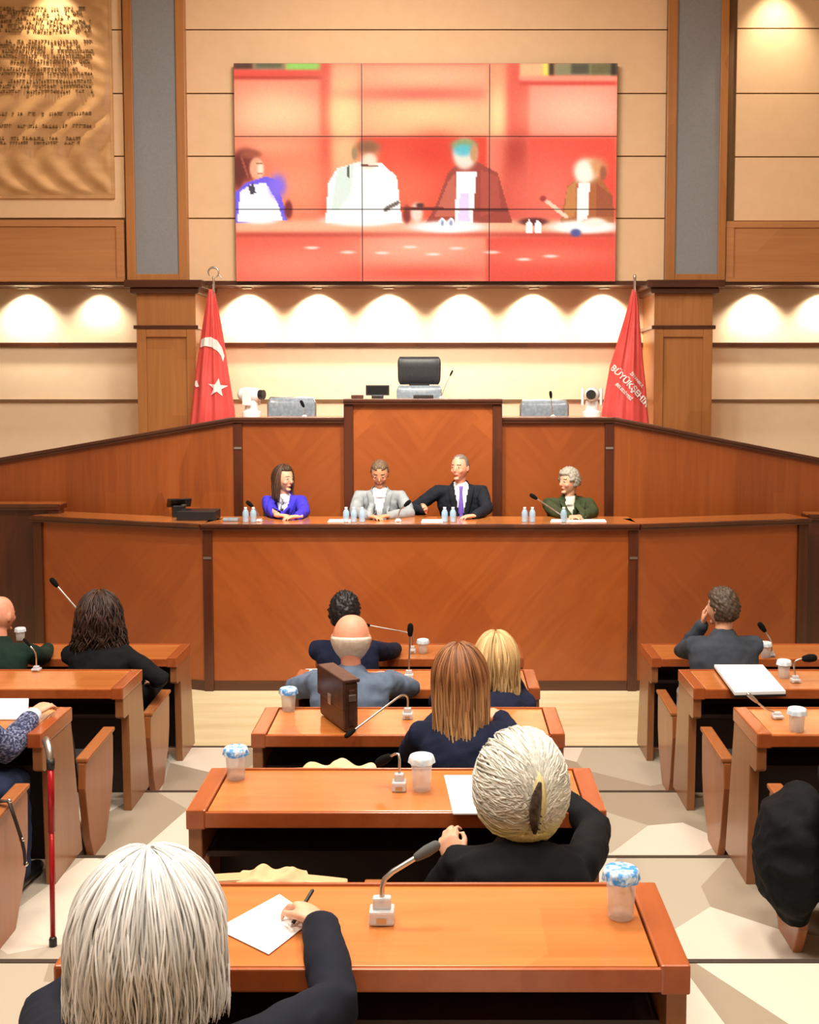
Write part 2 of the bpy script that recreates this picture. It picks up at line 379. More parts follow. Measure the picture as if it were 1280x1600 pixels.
# ------------------------------------------------------------------ downlights
def downlight(x, y, z, label, power, group='recessed downlights washing the wall', aim=(0, .05, -1), size=2.1, tilt=True):
    r = thing('downlight', label, 'ceiling lamp', (x, y, z), 0, group)
    mb = MB(); mb.lathe([(.035, 0), (.06, 0), (.062, -.012), (.036, -.014), (.034, 0)], cap=False); mb.build('ring', M['steel'], r, smooth=True)
    MB().lathe([(.034, -.001), (.034, -.006)]).build('lens', M['lamp'], r)
    l = bpy.data.lights.new('downlight_beam', 'SPOT'); l.energy = power; l.color = (1, .89, .72); l.spot_size = size; l.spot_blend = .9; l.shadow_soft_size = .03
    o = bpy.data.objects.new('downlight_beam', l); COL.objects.link(o); o.parent = r; o.location = (0, 0, -.03)
    o.rotation_euler = Vector(aim).to_track_quat('-Z', 'Y').to_euler()
    return r
for i, px in enumerate((385, 495, 607, 722, 835, 945)):
    lab = ['downlight glowing under the left corner of the video wall', 'second downlight from the left below the video wall', 'downlight under the video wall just left of its middle',
           'downlight under the video wall just right of its middle', 'fifth downlight from the left below the video wall', 'downlight glowing under the right corner of the video wall'][i]
    downlight(X(px, 12.76), 12.76, ZS-.02, lab, 88, aim=(0, .22, -1))
downlight(X(35, 12.76), 12.76, ZS-.02, 'downlight under the overhang at the left edge, below the inscription', 78, aim=(0, .22, -1))
downlight(X(150, 12.76), 12.76, ZS-.02, 'downlight under the overhang just left of the left pilaster', 36, aim=(0, .22, -1))
downlight(X(1184, 12.76), 12.76, ZS-.02, 'downlight under the overhang just right of the right pilaster', 68, aim=(0, .22, -1))
downlight(X(1290, 12.76), 12.76, ZS-.02, 'downlight under the overhang at the far right edge', 48, aim=(0, .22, -1))
for x, p in ((X(1212, 12.1), 100), (X(85, 12.1), 130)):
    l = bpy.data.lights.new('ceiling_spot_light', 'SPOT'); l.energy = p; l.color = (1, .86, .62); l.spot_size = 1.3; l.spot_blend = 1; l.shadow_soft_size = .04
    o = bpy.data.objects.new('ceiling_spot_light', l); COL.objects.link(o); o.location = (x, 11.95, 6.95); o.rotation_euler = Vector((0, .25, -1)).to_track_quat('-Z', 'Y').to_euler()

# ------------------------------------------------------------------ video wall: 3 x 3 displays showing the panel
SW, SH = 594, 342
def paint():
    H, W = 171, 297
    yy, xx = np.mgrid[0:H, 0:W]; gx = 55+(xx+.5)/W*1153; gy = 78+(yy+.5)/H*659      # coordinates of the enlarged study crop
    im = np.zeros((H, W, 3)); im[:] = (240, 95, 70)
    def mixin(m, c): im[:] = im*(1-m[..., None])+np.array(c)*m[..., None]
    def rect(x0, y0, x1, y1, c, s=2.0, a=1):
        sg = lambda t: 1/(1+np.exp(-np.clip(t/s, -40, 40)))
        mixin(sg(gx-x0)*sg(x1-gx)*sg(gy-y0)*sg(y1-gy)*a, c)
    def ell(cx, cy, rx, ry, c, s=.12, a=1, rot=0):
        ca, sa = math.cos(rot), math.sin(rot); u = ((gx-cx)*ca+(gy-cy)*sa)/rx; v = (-(gx-cx)*sa+(gy-cy)*ca)/ry
        mixin(1/(1+np.exp(np.clip((np.sqrt(u*u+v*v)-1)/s, -40, 40)))*a, c)
    def poly(pts, c, a=1):
        ins = np.zeros((H, W), bool); n = len(pts)
        for i in range(n):
            x0, y0 = pts[i]; x1, y1 = pts[(i+1) % n]
            if y0 == y1: continue
            cnd = ((y0 > gy) != (y1 > gy)) & (gx < (x1-x0)*(gy-y0)/(y1-y0)+x0); ins ^= cnd
        mixin(ins*float(a), c)
    def line(x0, y0, x1, y1, wd, c, a=1):
        dx, dy = x1-x0, y1-y0; L2 = dx*dx+dy*dy; t = np.clip(((gx-x0)*dx+(gy-y0)*dy)/L2, 0, 1)
        d = np.hypot(gx-x0-t*dx, gy-y0-t*dy); mixin((d < wd)*float(a), c)
    # upper row
    rect(55, 125, 320, 300, (246, 116, 88), 3); ell(190, 235, 130, 75, (255, 200, 150), .3)
    rect(55, 78, 115, 98, (52, 30, 24)); rect(115, 78, 212, 100, (120, 110, 84)); rect(125, 80, 200, 92, (70, 76, 50)); rect(214, 78, 320, 102, (132, 205, 82))
    rect(55, 100, 320, 118, (232, 60, 48)); rect(55, 118, 325, 128, (176, 28, 22)); rect(318, 78, 352, 300, (214, 52, 40), 5)
    rect(352, 78, 437, 300, (250, 150, 110), 5); ell(390, 230, 42, 80, (255, 224, 150), .35)
    rect(437, 84, 820, 300, (250, 140, 104), 2); ell(628, 120, 170, 26, (255, 178, 130), .4); ell(628, 240, 190, 56, (255, 206, 140), .35); ell(628, 172, 190, 16, (244, 92, 74), .4)
    rect(820, 78, 878, 300, (248, 140, 100), 4); ell(850, 235, 26, 70, (255, 224, 150), .35); rect(878, 78, 945, 300, (226, 72, 56), 6)
    rect(945, 130, 1208, 300, (250, 134, 108), 3); ell(1080, 225, 120, 60, (255, 186, 150), .35)
    rect(915, 78, 1000, 126, (255, 176, 120)); rect(986, 78, 1003, 118, (236, 226, 80)); rect(1003, 78, 1020, 118, (30, 24, 16)); rect(1020, 78, 1208, 118, (128, 120, 82)); rect(1070, 80, 1125, 112, (60, 60, 44))
    rect(1130, 80, 1190, 114, (92, 84, 50)); rect(1190, 78, 1208, 118, (24, 20, 14)); rect(915, 118, 1208, 134, (255, 140, 112)); rect(915, 134, 1208, 146, (210, 50, 44))
    # middle row
    rect(55, 300, 437, 560, (240, 98, 66), 2); ell(170, 325, 110, 30, (255, 150, 110), .4); rect(320, 300, 350, 560, (210, 40, 30), 8); rect(352, 300, 437, 520, (252, 190, 130), 8)
    ell(240, 450, 90, 80, (248, 140, 100), .4)
    rect(437, 300, 820, 560, (226, 42, 24), 2); ell(560, 470, 110, 90, (240, 96, 64), .45); ell(660, 340, 60, 40, (222, 34, 18), .4)
    rect(820, 300, 872, 560, (244, 110, 84), 3); rect(872, 300, 942, 560, (170, 24, 20), 10); rect(872, 400, 942, 560, (222, 70, 56), 16); rect(942, 300, 1208, 560, (232, 58, 44), 3); ell(1010, 480, 80, 90, (244, 106, 86), .5)
    # bottom row: table and its front
    rect(55, 552, 1208, 592, (253, 172, 132), 4); rect(55, 590, 1208, 606, (176, 34, 26), 3); rect(55, 604, 1208, 740, (232, 72, 54), 3)
    ell(240, 690, 180, 50, (248, 122, 98), .4); rect(437, 606, 818, 740, (248, 118, 92), 2); ell(628, 640, 170, 40, (255, 168, 136), .4); ell(628, 715, 180, 18, (228, 60, 44), .5)
    rect(818, 606, 1208, 740, (226, 58, 44), 2); ell(1000, 660, 150, 24, (244, 106, 84), .5)
    for x, y in ((288, 636), (398, 650), (500, 652), (585, 634), (656, 656), (728, 638), (834, 650), (930, 672), (1012, 662)): ell(x, y, 20, 4, (255, 220, 205), .2)
    # woman with brown hair, blue jacket and white shirt
    ell(88, 386, 42, 50, (104, 22, 18), .1); ell(66, 410, 18, 52, (84, 16, 12), .15); ell(106, 352, 30, 13, (150, 62, 40), .15); ell(122, 396, 21, 34, (250, 160, 122), .06); ell(134, 398, 9, 22, (255, 222, 190), .15); line(124, 382, 140, 380, 2, (150, 50, 40)); line(128, 412, 140, 410, 2, (190, 50, 50)); line(76, 360, 96, 420, 3, (150, 60, 44))
    poly([(55, 470), (90, 440), (150, 420), (180, 430), (208, 520), (214, 552), (55, 560)], (96, 74, 232)); poly([(72, 466), (105, 445), (150, 440), (185, 500), (200, 550), (62, 556)], (250, 250, 255))
    poly([(96, 452), (112, 440), (120, 470), (104, 478)], (50, 40, 70)); ell(130, 545, 60, 18, (255, 248, 246)); ell(218, 520, 12, 26, (110, 16, 22)); ell(186, 450, 24, 34, (120, 92, 236), .2)
    # man in pale jacket looking down
    poly([(330, 560), (340, 440), (366, 396), (430, 376), (500, 380), (545, 420), (562, 560)], (250, 252, 246)); poly([(366, 400), (420, 380), (408, 470), (372, 520), (350, 520)], (210, 228, 216), .8)
    ell(460, 345, 33, 36, (206, 110, 70)); ell(458, 330, 32, 18, (128, 72, 42), .2); ell(420, 350, 9, 20, (150, 120, 76)); ell(462, 374, 24, 24, (255, 222, 196)); line(440, 386, 486, 388, 2.5, (90, 40, 30)); line(402, 392, 402, 420, 4, (60, 70, 60))
    ell(440, 550, 110, 20, (255, 255, 252)); line(512, 520, 548, 500, 6, (90, 84, 80)); ell(576, 535, 12, 26, (120, 20, 18))
    # man in dark jacket and lilac tie
    poly([(632, 560), (668, 500), (700, 410), (735, 378), (790, 374), (850, 410), (876, 500), (895, 560)], (150, 44, 34)); poly([(700, 440), (722, 410), (730, 540), (660, 540)], (196, 84, 66)); poly([(800, 400), (850, 420), (860, 520), (800, 540)], (172, 56, 44))
    poly([(728, 404), (788, 404), (776, 560), (722, 560)], (255, 252, 255)); ell(752, 352, 36, 46, (255, 226, 206), .08); ell(750, 325, 38, 20, (134, 146, 84)); ell(748, 340, 28, 18, (66, 186, 206), .2); ell(780, 350, 12, 26, (196, 140, 92))
    poly([(738, 470), (764, 470), (768, 556), (730, 556)], (220, 196, 250), .8); ell(606, 530, 18, 28, (255, 214, 196)); ell(700, 572, 110, 18, (255, 250, 248)); line(560, 516, 880, 522, 3, (100, 12, 12)); ell(616, 508, 12, 7, (60, 20, 20))
    for x in (674, 700): poly([(x, 585), (x, 552), (x+10, 542), (x+20, 552), (x+20, 585)], (255, 255, 255)); ell(x+10, 560, 5, 9, (130, 150, 190))
    # woman with grey hair, olive jacket, leaning towards the microphone
    poly([(1040, 560), (1062, 450), (1100, 420), (1160, 420), (1200, 480), (1206, 560)], (170, 84, 40)); poly([(1060, 460), (1090, 430), (1085, 540), (1050, 550)], (196, 120, 60)); poly([(1150, 440), (1200, 480), (1204, 540), (1150, 540)], (150, 66, 36))
    ell(1120, 400, 38, 34, (255, 232, 196)); ell(1150, 392, 28, 26, (214, 140, 84), .2); ell(1170, 410, 10, 22, (150, 76, 46)); ell(1112, 410, 26, 34, (255, 244, 226)); poly([(1094, 440), (1130, 440), (1124, 545), (1090, 560)], (255, 250, 240))
    line(988, 488, 1058, 540, 6, (255, 200, 170)); ell(988, 488, 10, 9, (160, 30, 30)); ell(960, 556, 44, 12, (80, 12, 16)); ell(1110, 572, 100, 20, (255, 252, 246)); ell(1088, 590, 16, 12, (60, 70, 140)); ell(1145, 558, 34, 14, (255, 236, 220))
    for x in (936, 962): poly([(x, 590), (x, 562), (x+10, 550), (x+20, 562), (x+20, 590)], (255, 255, 255))
    rg = np.random.RandomState(1); im += rg.normal(0, 3, im.shape)
    im = im*.88+np.array((255, 206, 160))*.12; return np.clip(im, 0, 255)
IMG = paint()
scr = thing('video_wall', 'wall of nine displays showing the seated panel in glaring red tones', 'video screen', (at(666, 440, YU-.1).x, YU-.1, ZS))
M['screen'] = attrmat('lit_display_picture', 'Pic', .6, emit=1.0, spec=.15)
sx0, sx1 = X(368.5, YU-.1)-scr.location.x, X(962.5, YU-.1)-scr.location.x
sz0, sz1 = Z(440, YU-.1)-scr.location.z, Z(98.5, YU-.1)-scr.location.z
xs = [0, 99, 198, 297]; ys = [0, 57, 114, 171]
for r_ in range(3):
    for c_ in range(3):
        x0, x1, y0, y1 = xs[c_], xs[c_+1], ys[r_], ys[r_+1]
        vs = []; cs = []; fs = []; nx, ny = x1-x0, y1-y0
        wx0 = sx0+(sx1-sx0)*x0/297; wx1 = sx0+(sx1-sx0)*x1/297; wz1 = sz1-(sz1-sz0)*y0/171; wz0 = sz1-(sz1-sz0)*y1/171
        g = .0045
        for j in range(ny+1):
            for i in range(nx+1):
                vs.append((wx0+g+(wx1-wx0-2*g)*i/nx, -.004, wz1-g-(wz1-wz0-2*g)*j/ny))
                c = IMG[min(y0+j, 170), min(x0+i, 296)]; cs += [*s2l(c), 1]
        for j in range(ny):
            for i in range(nx): a = j*(nx+1)+i; fs.append((a, a+nx+1, a+nx+2, a+1))
        d = MB().box((wx0+.002, 0, wz0+.002), (wx1-.002, .07, wz1-.002)).build('display', M['black'], scr)
        p = MB().add(vs, fs).build('picture', M['screen'], d, fix=False)
        at_ = p.data.color_attributes.new('Pic', 'FLOAT_COLOR', 'POINT'); at_.data.foreach_set('color', cs)
box('mounting_frame', (sx0+.05, .07, sz0+.05), (sx1-.05, .086, sz1-.05), M['black'], scr)
# ================================================================== ROSTRUM
M['wingv'] = M['panelv']
def bench(label, p0, p1, z0, zt0, zt1, depth, panel, posts=(1, 1), pw=.085, cap=.055, over=.05, ring=False, end='rostrum_bench', group=None, base=None, worktop=None):
    """counter front from p0 to p1 (left to right seen from the hall), top sloping from zt0 to zt1"""
    p0, p1 = Vector(p0), Vector(p1); d = p1-p0; Lg = d.length; a = math.atan2(d.y, d.x); mid = (p0+p1)/2
    r = thing(end, label, 'bench', (mid.x, mid.y, z0), a, group); h0, h1 = zt0-z0, zt1-z0
    H = lambda x: h0+(h1-h0)*(x+Lg/2)/Lg
    def slab(x0, x1, y0, y1, a0, a1, b0, b1):
        return [(x0, y0, a0), (x1, y0, a1), (x1, y1, a1), (x0, y1, a0), (x0, y0, b0), (x1, y0, b1), (x1, y1, b1), (x0, y1, b0)]
    FS = [(0,3,2,1),(4,5,6,7),(0,1,5,4),(1,2,6,5),(2,3,7,6),(3,0,4,7)]
    xa, xb = -Lg/2+(pw if posts[0] else 0), Lg/2-(pw if posts[1] else 0)
    MB().add(slab(xa, xb, .02, .06, 0, 0, H(xa)-cap, H(xb)-cap), FS).build('front_panel', panel, r)
    mb = MB().add(slab(-Lg/2-.0, Lg/2+.0, -over, depth, h0-cap, h1-cap, h0-.012, h1-.012), FS)
    mb.add(slab(-Lg/2, Lg/2, -over-.015, -over+.03, h0-cap*.55, h1-cap*.55, h0, h1), FS)
    mb.build('edge_rail', M['mahogx'], r, .006)
    MB().add(slab(-Lg/2+.01, Lg/2-.01, -over+.03, depth-.01, h0-.012, h1-.012, h0, h1), FS).build('worktop', worktop or M['desktop'], r)
    MB().add(slab(xa, xb, .015, .065, 0, 0, .09, .09), FS).build('plinth', M['mahogx'], r)
    for i, (s, ok) in enumerate(zip((-1, 1), posts)):
        if ok:
            x0 = -Lg/2 if s < 0 else Lg/2-pw; hh = min(H(x0), H(x0+pw))-cap
            mb = MB().box((x0, -.01, 0), (x0+pw, .12, hh)); po = mb.build('post', M['mahog'], r, .01)
            if ring: MB().box((x0+.008, -.018, hh-.26), (x0+pw-.008, .0, hh-.24)).build('ring', M['steel'], po)
    return r
YB_ = atz(658, 1080, PIT).y; ZB = at(658, 818, YB_).z
bx = lambda px, Y=None: at(px, 820, Y or YB_).x
bench('long low counter with diagonal veneer where the four panel speakers sit', (bx(316), YB_), (bx(998), YB_), PIT, ZB, ZB, .55, M['panel'], ring=True)
pl = atz(42, 808, ZB); pr = atz(1272, 812, ZB)
bench('left wing of the low counter carrying a small screen and black box', (pl.x, pl.y+.15), (bx(316), YB_), PIT, ZB, ZB, .38, M['panel'], posts=(1, 0), pw=.1)
bench('right wing of the low counter, bare top, running to the right edge', (bx(998), YB_), (pr.x, pr.y+.15), PIT, ZB, ZB, .38, M['panel'], posts=(0, 1), pw=.1)
q = at(94, 787, 10.75)
bench('side bench at the far left edge, front darkened for the shaded gap in the counter', (at(-260, 787, 10.75).x, 10.75), (q.x, 10.75), PIT, q.z, q.z, .2, M['mahog'], posts=(0, 1), pw=.12)  # dark front panel also stands in for the shadow of the open gap
q = at(1262, 803, 10.75)
bench('dark side bench just entering at the right edge behind the counter wing', (q.x, 10.75), (at(1400, 803, 10.75).x, 10.75), PIT, q.z, q.z, .2, M['mahog'], posts=(1, 0), pw=.12)
ZP = ZB-.76                                                   # platform the speakers sit on
struct('floor_platform', MB().prism([(bx(316)+.05, YB_+.12), (bx(998)-.05, YB_+.12), (pr.x-.25, pr.y+.25), (pr.x-.25, 11.0), (1.8, 11.12), (-2.1, 11.12), (pl.x+.25, 11.0), (pl.x+.25, pl.y+.27)], 'Z', PIT, ZP), M['carpet'])
YR = 11.3; ZR = at(0, 652, YR).z; ZQ = at(0, 623, YR-.1).z; rx = lambda px, Y=YR: at(px, 640, Y).x
ZU = ZR-.77                                                   # upper platform
struct('floor_upper_platform', MB().box((rx(250), YR+.13, PIT), (rx(1075), YL, ZU)), M['carpet'])
bench('tall central podium of the rostrum with diagonal veneer', (rx(537, YR-.12), YR-.12), (rx(785, YR-.12), YR-.12), ZP-.3, ZQ, ZQ, .6, M['panel'], pw=.095, over=.04)
bench('upper rostrum section left of the podium behind the woman in blue', (rx(364), YR), (rx(538), YR), ZP-.3, ZR, ZR, .5, M['panel'], posts=(1, 0), pw=.09, over=.03, ring=True)
bench('upper rostrum section right of the podium behind the woman in olive', (rx(784), YR), (rx(960), YR), ZP-.3, ZR, ZR, .5, M['panel'], posts=(0, 1), pw=.09, over=.03, ring=True)
wl = at(-110, 734, 11.08); wr = at(1400, 738.5, 11.08)
bench('left parapet sloping down from the upper rostrum to the left edge', (wl.x, 11.08), (rx(364), YR), PIT, wl.z, ZR, .14, M['wingv'], posts=(0, 0), over=.03, worktop=M['mahogx'])
bench('right parapet sloping down from the upper rostrum to the right edge', (rx(960), YR), (wr.x, 11.08), PIT, ZR, wr.z, .14, M['wingv'], posts=(0, 0), over=.03, worktop=M['mahogx'])
# ------------------------------------------------------------------ microphones
M['greyfoam'] = mat('grey_foam', (.09, .09, .09), .9)
def mic(label, base, pts, group=None, head=.021, neck=.0048, headmat=None, neckmat=None, basesize=(.055, .075, .05), cat='microphone', collar=None):
    b = Vector(base); r = thing('gooseneck_microphone', label, cat, b, 0, group)
    if basesize:
        x, y, z = basesize
        bs = MB().box((-x/2, -y/2, 0), (x/2, y/2, z*.55)).box((-x/2+.008, -y/2+.012, z*.5), (x/2-.008, y/2-.012, z)).build('base', M['frost'], r, .006)
        MB().box((-.012, -y/2-.002, z*.12), (.012, -y/2+.004, z*.32)).build('button', M['steel'], bs)
    P = [Vector(p)-b for p in pts]
    Q = [P[0]]
    for i in range(1, len(P)-1):
        a, c, d = P[i-1], P[i], P[i+1]; m0 = c+(a-c).normalized()*min(.03, (a-c).length*.4); m1 = c+(d-c).normalized()*min(.03, (d-c).length*.4)
        Q += [m0, (m0+m1)/4+c/2, m1]
    Q.append(P[-1])
    MB().tube(Q, neck, 8).build('neck', neckmat or M['steel'], r, smooth=True)
    d = (P[-1]-P[-2]).normalized(); e = P[-1]
    MB().tube([e-d*.005, e+d*.02, e+d*.045], [head*.75, head, head*.9], 14).build('foam_head', headmat or M['blackmatt'], r, smooth=True)
    return r
# ------------------------------------------------------------------ desks
def make_desk(label, loc):
    r = thing('desk', label, 'desk', loc); W, D = .70, .20
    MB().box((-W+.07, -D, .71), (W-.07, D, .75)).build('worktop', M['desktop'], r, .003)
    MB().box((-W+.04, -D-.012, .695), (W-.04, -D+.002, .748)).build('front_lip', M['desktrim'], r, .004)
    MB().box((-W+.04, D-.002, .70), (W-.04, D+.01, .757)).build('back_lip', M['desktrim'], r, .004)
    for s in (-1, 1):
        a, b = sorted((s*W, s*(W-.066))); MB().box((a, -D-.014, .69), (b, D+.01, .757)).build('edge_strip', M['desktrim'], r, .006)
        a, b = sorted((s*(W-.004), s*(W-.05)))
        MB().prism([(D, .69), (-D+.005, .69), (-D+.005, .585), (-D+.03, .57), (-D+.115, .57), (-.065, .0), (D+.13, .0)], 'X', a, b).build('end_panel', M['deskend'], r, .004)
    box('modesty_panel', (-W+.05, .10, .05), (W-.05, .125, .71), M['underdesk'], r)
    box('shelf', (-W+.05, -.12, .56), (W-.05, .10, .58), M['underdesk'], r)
    return r
dname = {0: 'front', 1: 'second', 2: 'third', 3: 'fourth', 4: 'nearest'}
CL, CR = -1.787-.70, 1.40+.70
clabels = ['centre desk nearest the rostrum, behind the dark-haired man', 'centre desk in front of the bald man, second from the rostrum', 'centre desk with the brown briefcase standing on it',
           'centre desk in front of the woman with the clipped silver hair', 'nearest centre desk with a person writing on its left half']
llabels = ['left aisle desk nearest the rostrum, used by the curly-haired woman', 'middle left aisle desk with a bare glossy top and upright microphone', 'nearest left aisle desk with a forearm and paper on it']
rlabels = ['right aisle desk nearest the rostrum, used by the man in dark grey', 'middle right aisle desk carrying the white folder', 'nearest right aisle desk with a lidded glass near its corner']
d0 = make_desk(clabels[0], (AX+.015, BACK[0]-.2, 0))
DESK = {}
def put(x, k, lab):
    global d0
    loc = (x, BACK[k]-.2, LV*k)
    if d0: r = d0; d0 = None; r.location = loc; DESK['proto'] = r
    else: r = dup(DESK['proto'], loc, 0, lab)
    r['group'] = 'wooden two-seat desks in rows'; return r
for k in range(5): put(AX+.015, k, clabels[k])
for k in range(3): put(CL, k, llabels[k]); put(CR, k, rlabels[k])
# ------------------------------------------------------------------ chairs of the audience
def make_chair(label, loc):
    r = thing('armchair', label, 'chair', loc)
    MB().box((-.26, -.22, .36), (.26, .24, .455)).build('seat', M['uphol'], r, .03, smooth=False)
    c = MB(); rg = []
    for i in range(9):
        t = i/8; z = .42+.33*t; y = -.225-.05*t*t; wx = .255-.02*t**4
        rg.append([(-wx, y-.035, z), (-wx*.5, y-.05, z), (0, y-.055, z), (wx*.5, y-.05, z), (wx, y-.035, z), (wx, y+.02, z), (wx*.5, y+.012, z), (0, y+.01, z), (-wx*.5, y+.012, z), (-wx, y+.02, z)])
    c.rings(rg).build('backrest', M['uphol'], r, smooth=False)
    mb = MB(); n = 16
    for i in range(n):
        pass
    mb.rings([[(x, -.29-.02*math.cos(x*5), .75), (x, -.25, .75), (x, -.25, .79+.02*math.cos(x*6)), (x, -.30, .79+.02*math.cos(x*6))] for x in [(-.25+.5*i/16) for i in range(17)]])
    mb.build('top_rail', M['rail'], r, .006)
    for s in (-1, 1):
        a, b = sorted((s*.275, s*.315))
        MB().prism([(-.25, .53), (.22, .555), (.235, .52), (.225, .33), (.19, .20), (.10, .06), (.06, 0), (-.14, 0), (-.20, .12), (-.26, .40)], 'X', a, b).build('side_panel', M['chairwood'], r, .006)
        a, b = sorted((s*.262, s*.328)); MB().prism([(-.25, .53), (.23, .555), (.232, .575), (-.25, .555)], 'X', a, b).build('armrest', M['chairwood'], r, .008)
    return r
CH = None
def chair(x, k, lab, dy=0):
    global CH
    loc = (x, BACK[k]-.40-.36+dy, LV*k)
    if CH is None: CH = make_chair(lab, loc); r = CH
    else: r = dup(CH, loc, 0, lab)
    r['group'] = 'wooden-sided armchairs behind the desks'; return r
who = {0: ('under the dark-haired man at the front centre desk', 'empty, beside the dark-haired man at the front centre desk'), 1: ('under the bald man at the second centre desk', 'under the light-blonde woman at the second centre desk'),
       2: ('with a cream scarf over its back, behind the briefcase', 'under the woman with long brown hair'), 3: ('empty with pale rail, just beyond the nearest desk', 'under the woman with clipped silver hair'),
       4: ('under the white-haired person in the foreground', None)}
for k in range(5):
    for i, s in enumerate((-.36, .36)):
        if who[k][i]:
            c_ = chair(AX+.015+s, k, 'dark upholstered chair '+who[k][i])
            if (k, i) == (3, 1): c_.scale = (1, 1, .94)
lw = [('under the bald man in dark green at the left edge', 'under the curly-haired woman'), ('at the middle left desk, mostly outside the picture', 'with wooden side showing beyond the middle left desk'), (None, 'with wooden side at the left edge, strap hanging over it')]
rw = [('under the man in dark grey at the front right desk', None), ('with wooden side showing beside the nearest right desk', None), ('at the lower right edge with the black coat on it', None)]
for k in range(3):
    for i, s in enumerate((-.36, .36)):
        if lw[k][i]: chair(CL+s, k, 'dark upholstered chair '+lw[k][i])
        if rw[k][i]: chair(CR+s, k, 'dark upholstered chair '+rw[k][i])
# ------------------------------------------------------------------ glasses with printed lids
def glass(label, px, py, z, h=.105, r0=.034, lid='blue', Y=None, group=None):
    p = atz(px, py, z); r = thing('covered_glass', label, 'glass', p, 0, group)
    MB().lathe([(r0*.78, 0), (r0*.86, .004), (r0, h), (r0-.003, h), (r0*.82, .012), (.001, .011)], n=28).build('tumbler', M['glass'], r, smooth=True)
    m = M['bluelid'] if lid == 'blue' else M['whitelid']
    n = 32; rg = []
    for rr, zz, w in ((.001, h+.006, 0), (r0*.9, h+.006, 0), (r0*1.08, h+.003, 0), (r0*1.16, h-.006, 1), (r0*1.2, h-.022, 2.2)):
        rg.append([(rr*(1+.03*w*math.cos(8*a))*math.cos(a), rr*(1+.03*w*math.cos(8*a))*math.sin(a), zz) for a in [2*PI*k/n for k in range(n)]])
    MB().rings(rg, cap=False).build('paper_lid', m, r, smooth=True)
    return r
def dz(k): return LV*k+.752
glass('water glass with big blue lid at the right end of the nearest desk', 970, 1432, dz(4), .115, .037)
glass('water glass with blue lid at the left end of the fourth centre desk', 369, 1216, dz(3), .11, .038)
glass('water glass with white lid in the middle of the fourth centre desk', 659, 1234, dz(3), .12, .038, 'white')
glass('water glass with blue lid at the left end of the briefcase desk', 451, 1110, dz(2), .105, .037)
glass('water glass with white lid on the front centre desk beside its microphone', 661, 1020, dz(0), .09, .036, 'white')
glass('water glass with white lid right of the man in dark grey', 1196, 1027, dz(0), .1, .037, 'white')
glass('water glass with pale lid just right of the white folder', 1225, 1059, dz(1), .1, .036, 'white')
glass('water glass with clear pale lid on the nearest right desk', 1245, 1142, dz(2), .1, .037, 'white')
glass('water glass with pale lid beside the bald man in green', 32, 1000, dz(0), .085, .034, 'white')
# ------------------------------------------------------------------ microphones on the desks
def on(px, py, k): return atz(px, py, dz(k))
def mp(b, px, py, dy=0): return at(px, py, b.y+dy)
b = on(597, 1440, 4); mic('large gooseneck microphone in the foreground on the nearest desk', b, [b+Vector((0, 0, .05)), mp(b, 597, 1372), mp(b, 655, 1337, .02)], head=.014, neck=.0065, headmat=M['greyfoam'], basesize=(.06, .05, .062))
b = on(624, 1234, 3); mic('gooseneck microphone on the fourth centre desk bent left', b, [b+Vector((0, 0, .05)), mp(b, 625, 1174), mp(b, 606, 1184, .03)], head=.017, basesize=(.05, .05, .06))
b = on(637, 1122, 2); mic('gooseneck microphone leaning left over the briefcase desk', b, [b+Vector((0, 0, .045)), mp(b, 638, 1088), mp(b, 628, 1085, -.03), mp(b, 552, 1142, -.3)], head=.012, basesize=(.05, .05, .05))
b = on(639, 1060, 1); mic('gooseneck microphone rising straight up from the second centre desk', b, [b+Vector((0, 0, .045)), mp(b, 640, 1015), mp(b, 641, 990)], head=.018, basesize=(.052, .05, .05))
b = on(645, 1020, 0); mic('gooseneck microphone bent left behind the bald head', b, [b+Vector((0, 0, .045)), mp(b, 646, 992), mp(b, 636, 988), mp(b, 575, 977, -.06)], head=.014, basesize=(.04, .05, .05))
b = on(128, 1012, 0); mic('gooseneck microphone leaning left beside the curly hair', b, [b+Vector((0, 0, .03)), mp(b, 132, 965), mp(b, 88, 914)], neck=.007, head=.02, basesize=(.05, .05, .05))
b = on(57, 1048, 1); mic('thin upright microphone on the middle left desk', b, [b+Vector((0, 0, .02)), mp(b, 57, 1020), mp(b, 46, 1008)], head=.009, neckmat=M['chrome'], basesize=(.05, .05, .03))
b = on(1206, 1026, 0); mic('gooseneck microphone head showing above the man in dark grey', b, [b+Vector((0, 0, .03)), mp(b, 1206, 1000), mp(b, 1194, 984)], head=.02, basesize=(.04, .05, .04))
b = on(1243, 1066, 1); mic('gooseneck microphone bent right at the right edge', b, [b+Vector((0, 0, .03)), mp(b, 1240, 1035), mp(b, 1248, 1030), mp(b, 1259, 1029)], head=.024, basesize=(.052, .05, .04))
b = on(1215, 1122, 2); mic('chrome gooseneck microphone poking up below the white folder', b, [b+Vector((0, 0, .02)), mp(b, 1196, 1108), mp(b, 1181, 1095)], head=.011, neckmat=M['chrome'], headmat=M['steel'], basesize=(.05, .05, .03))
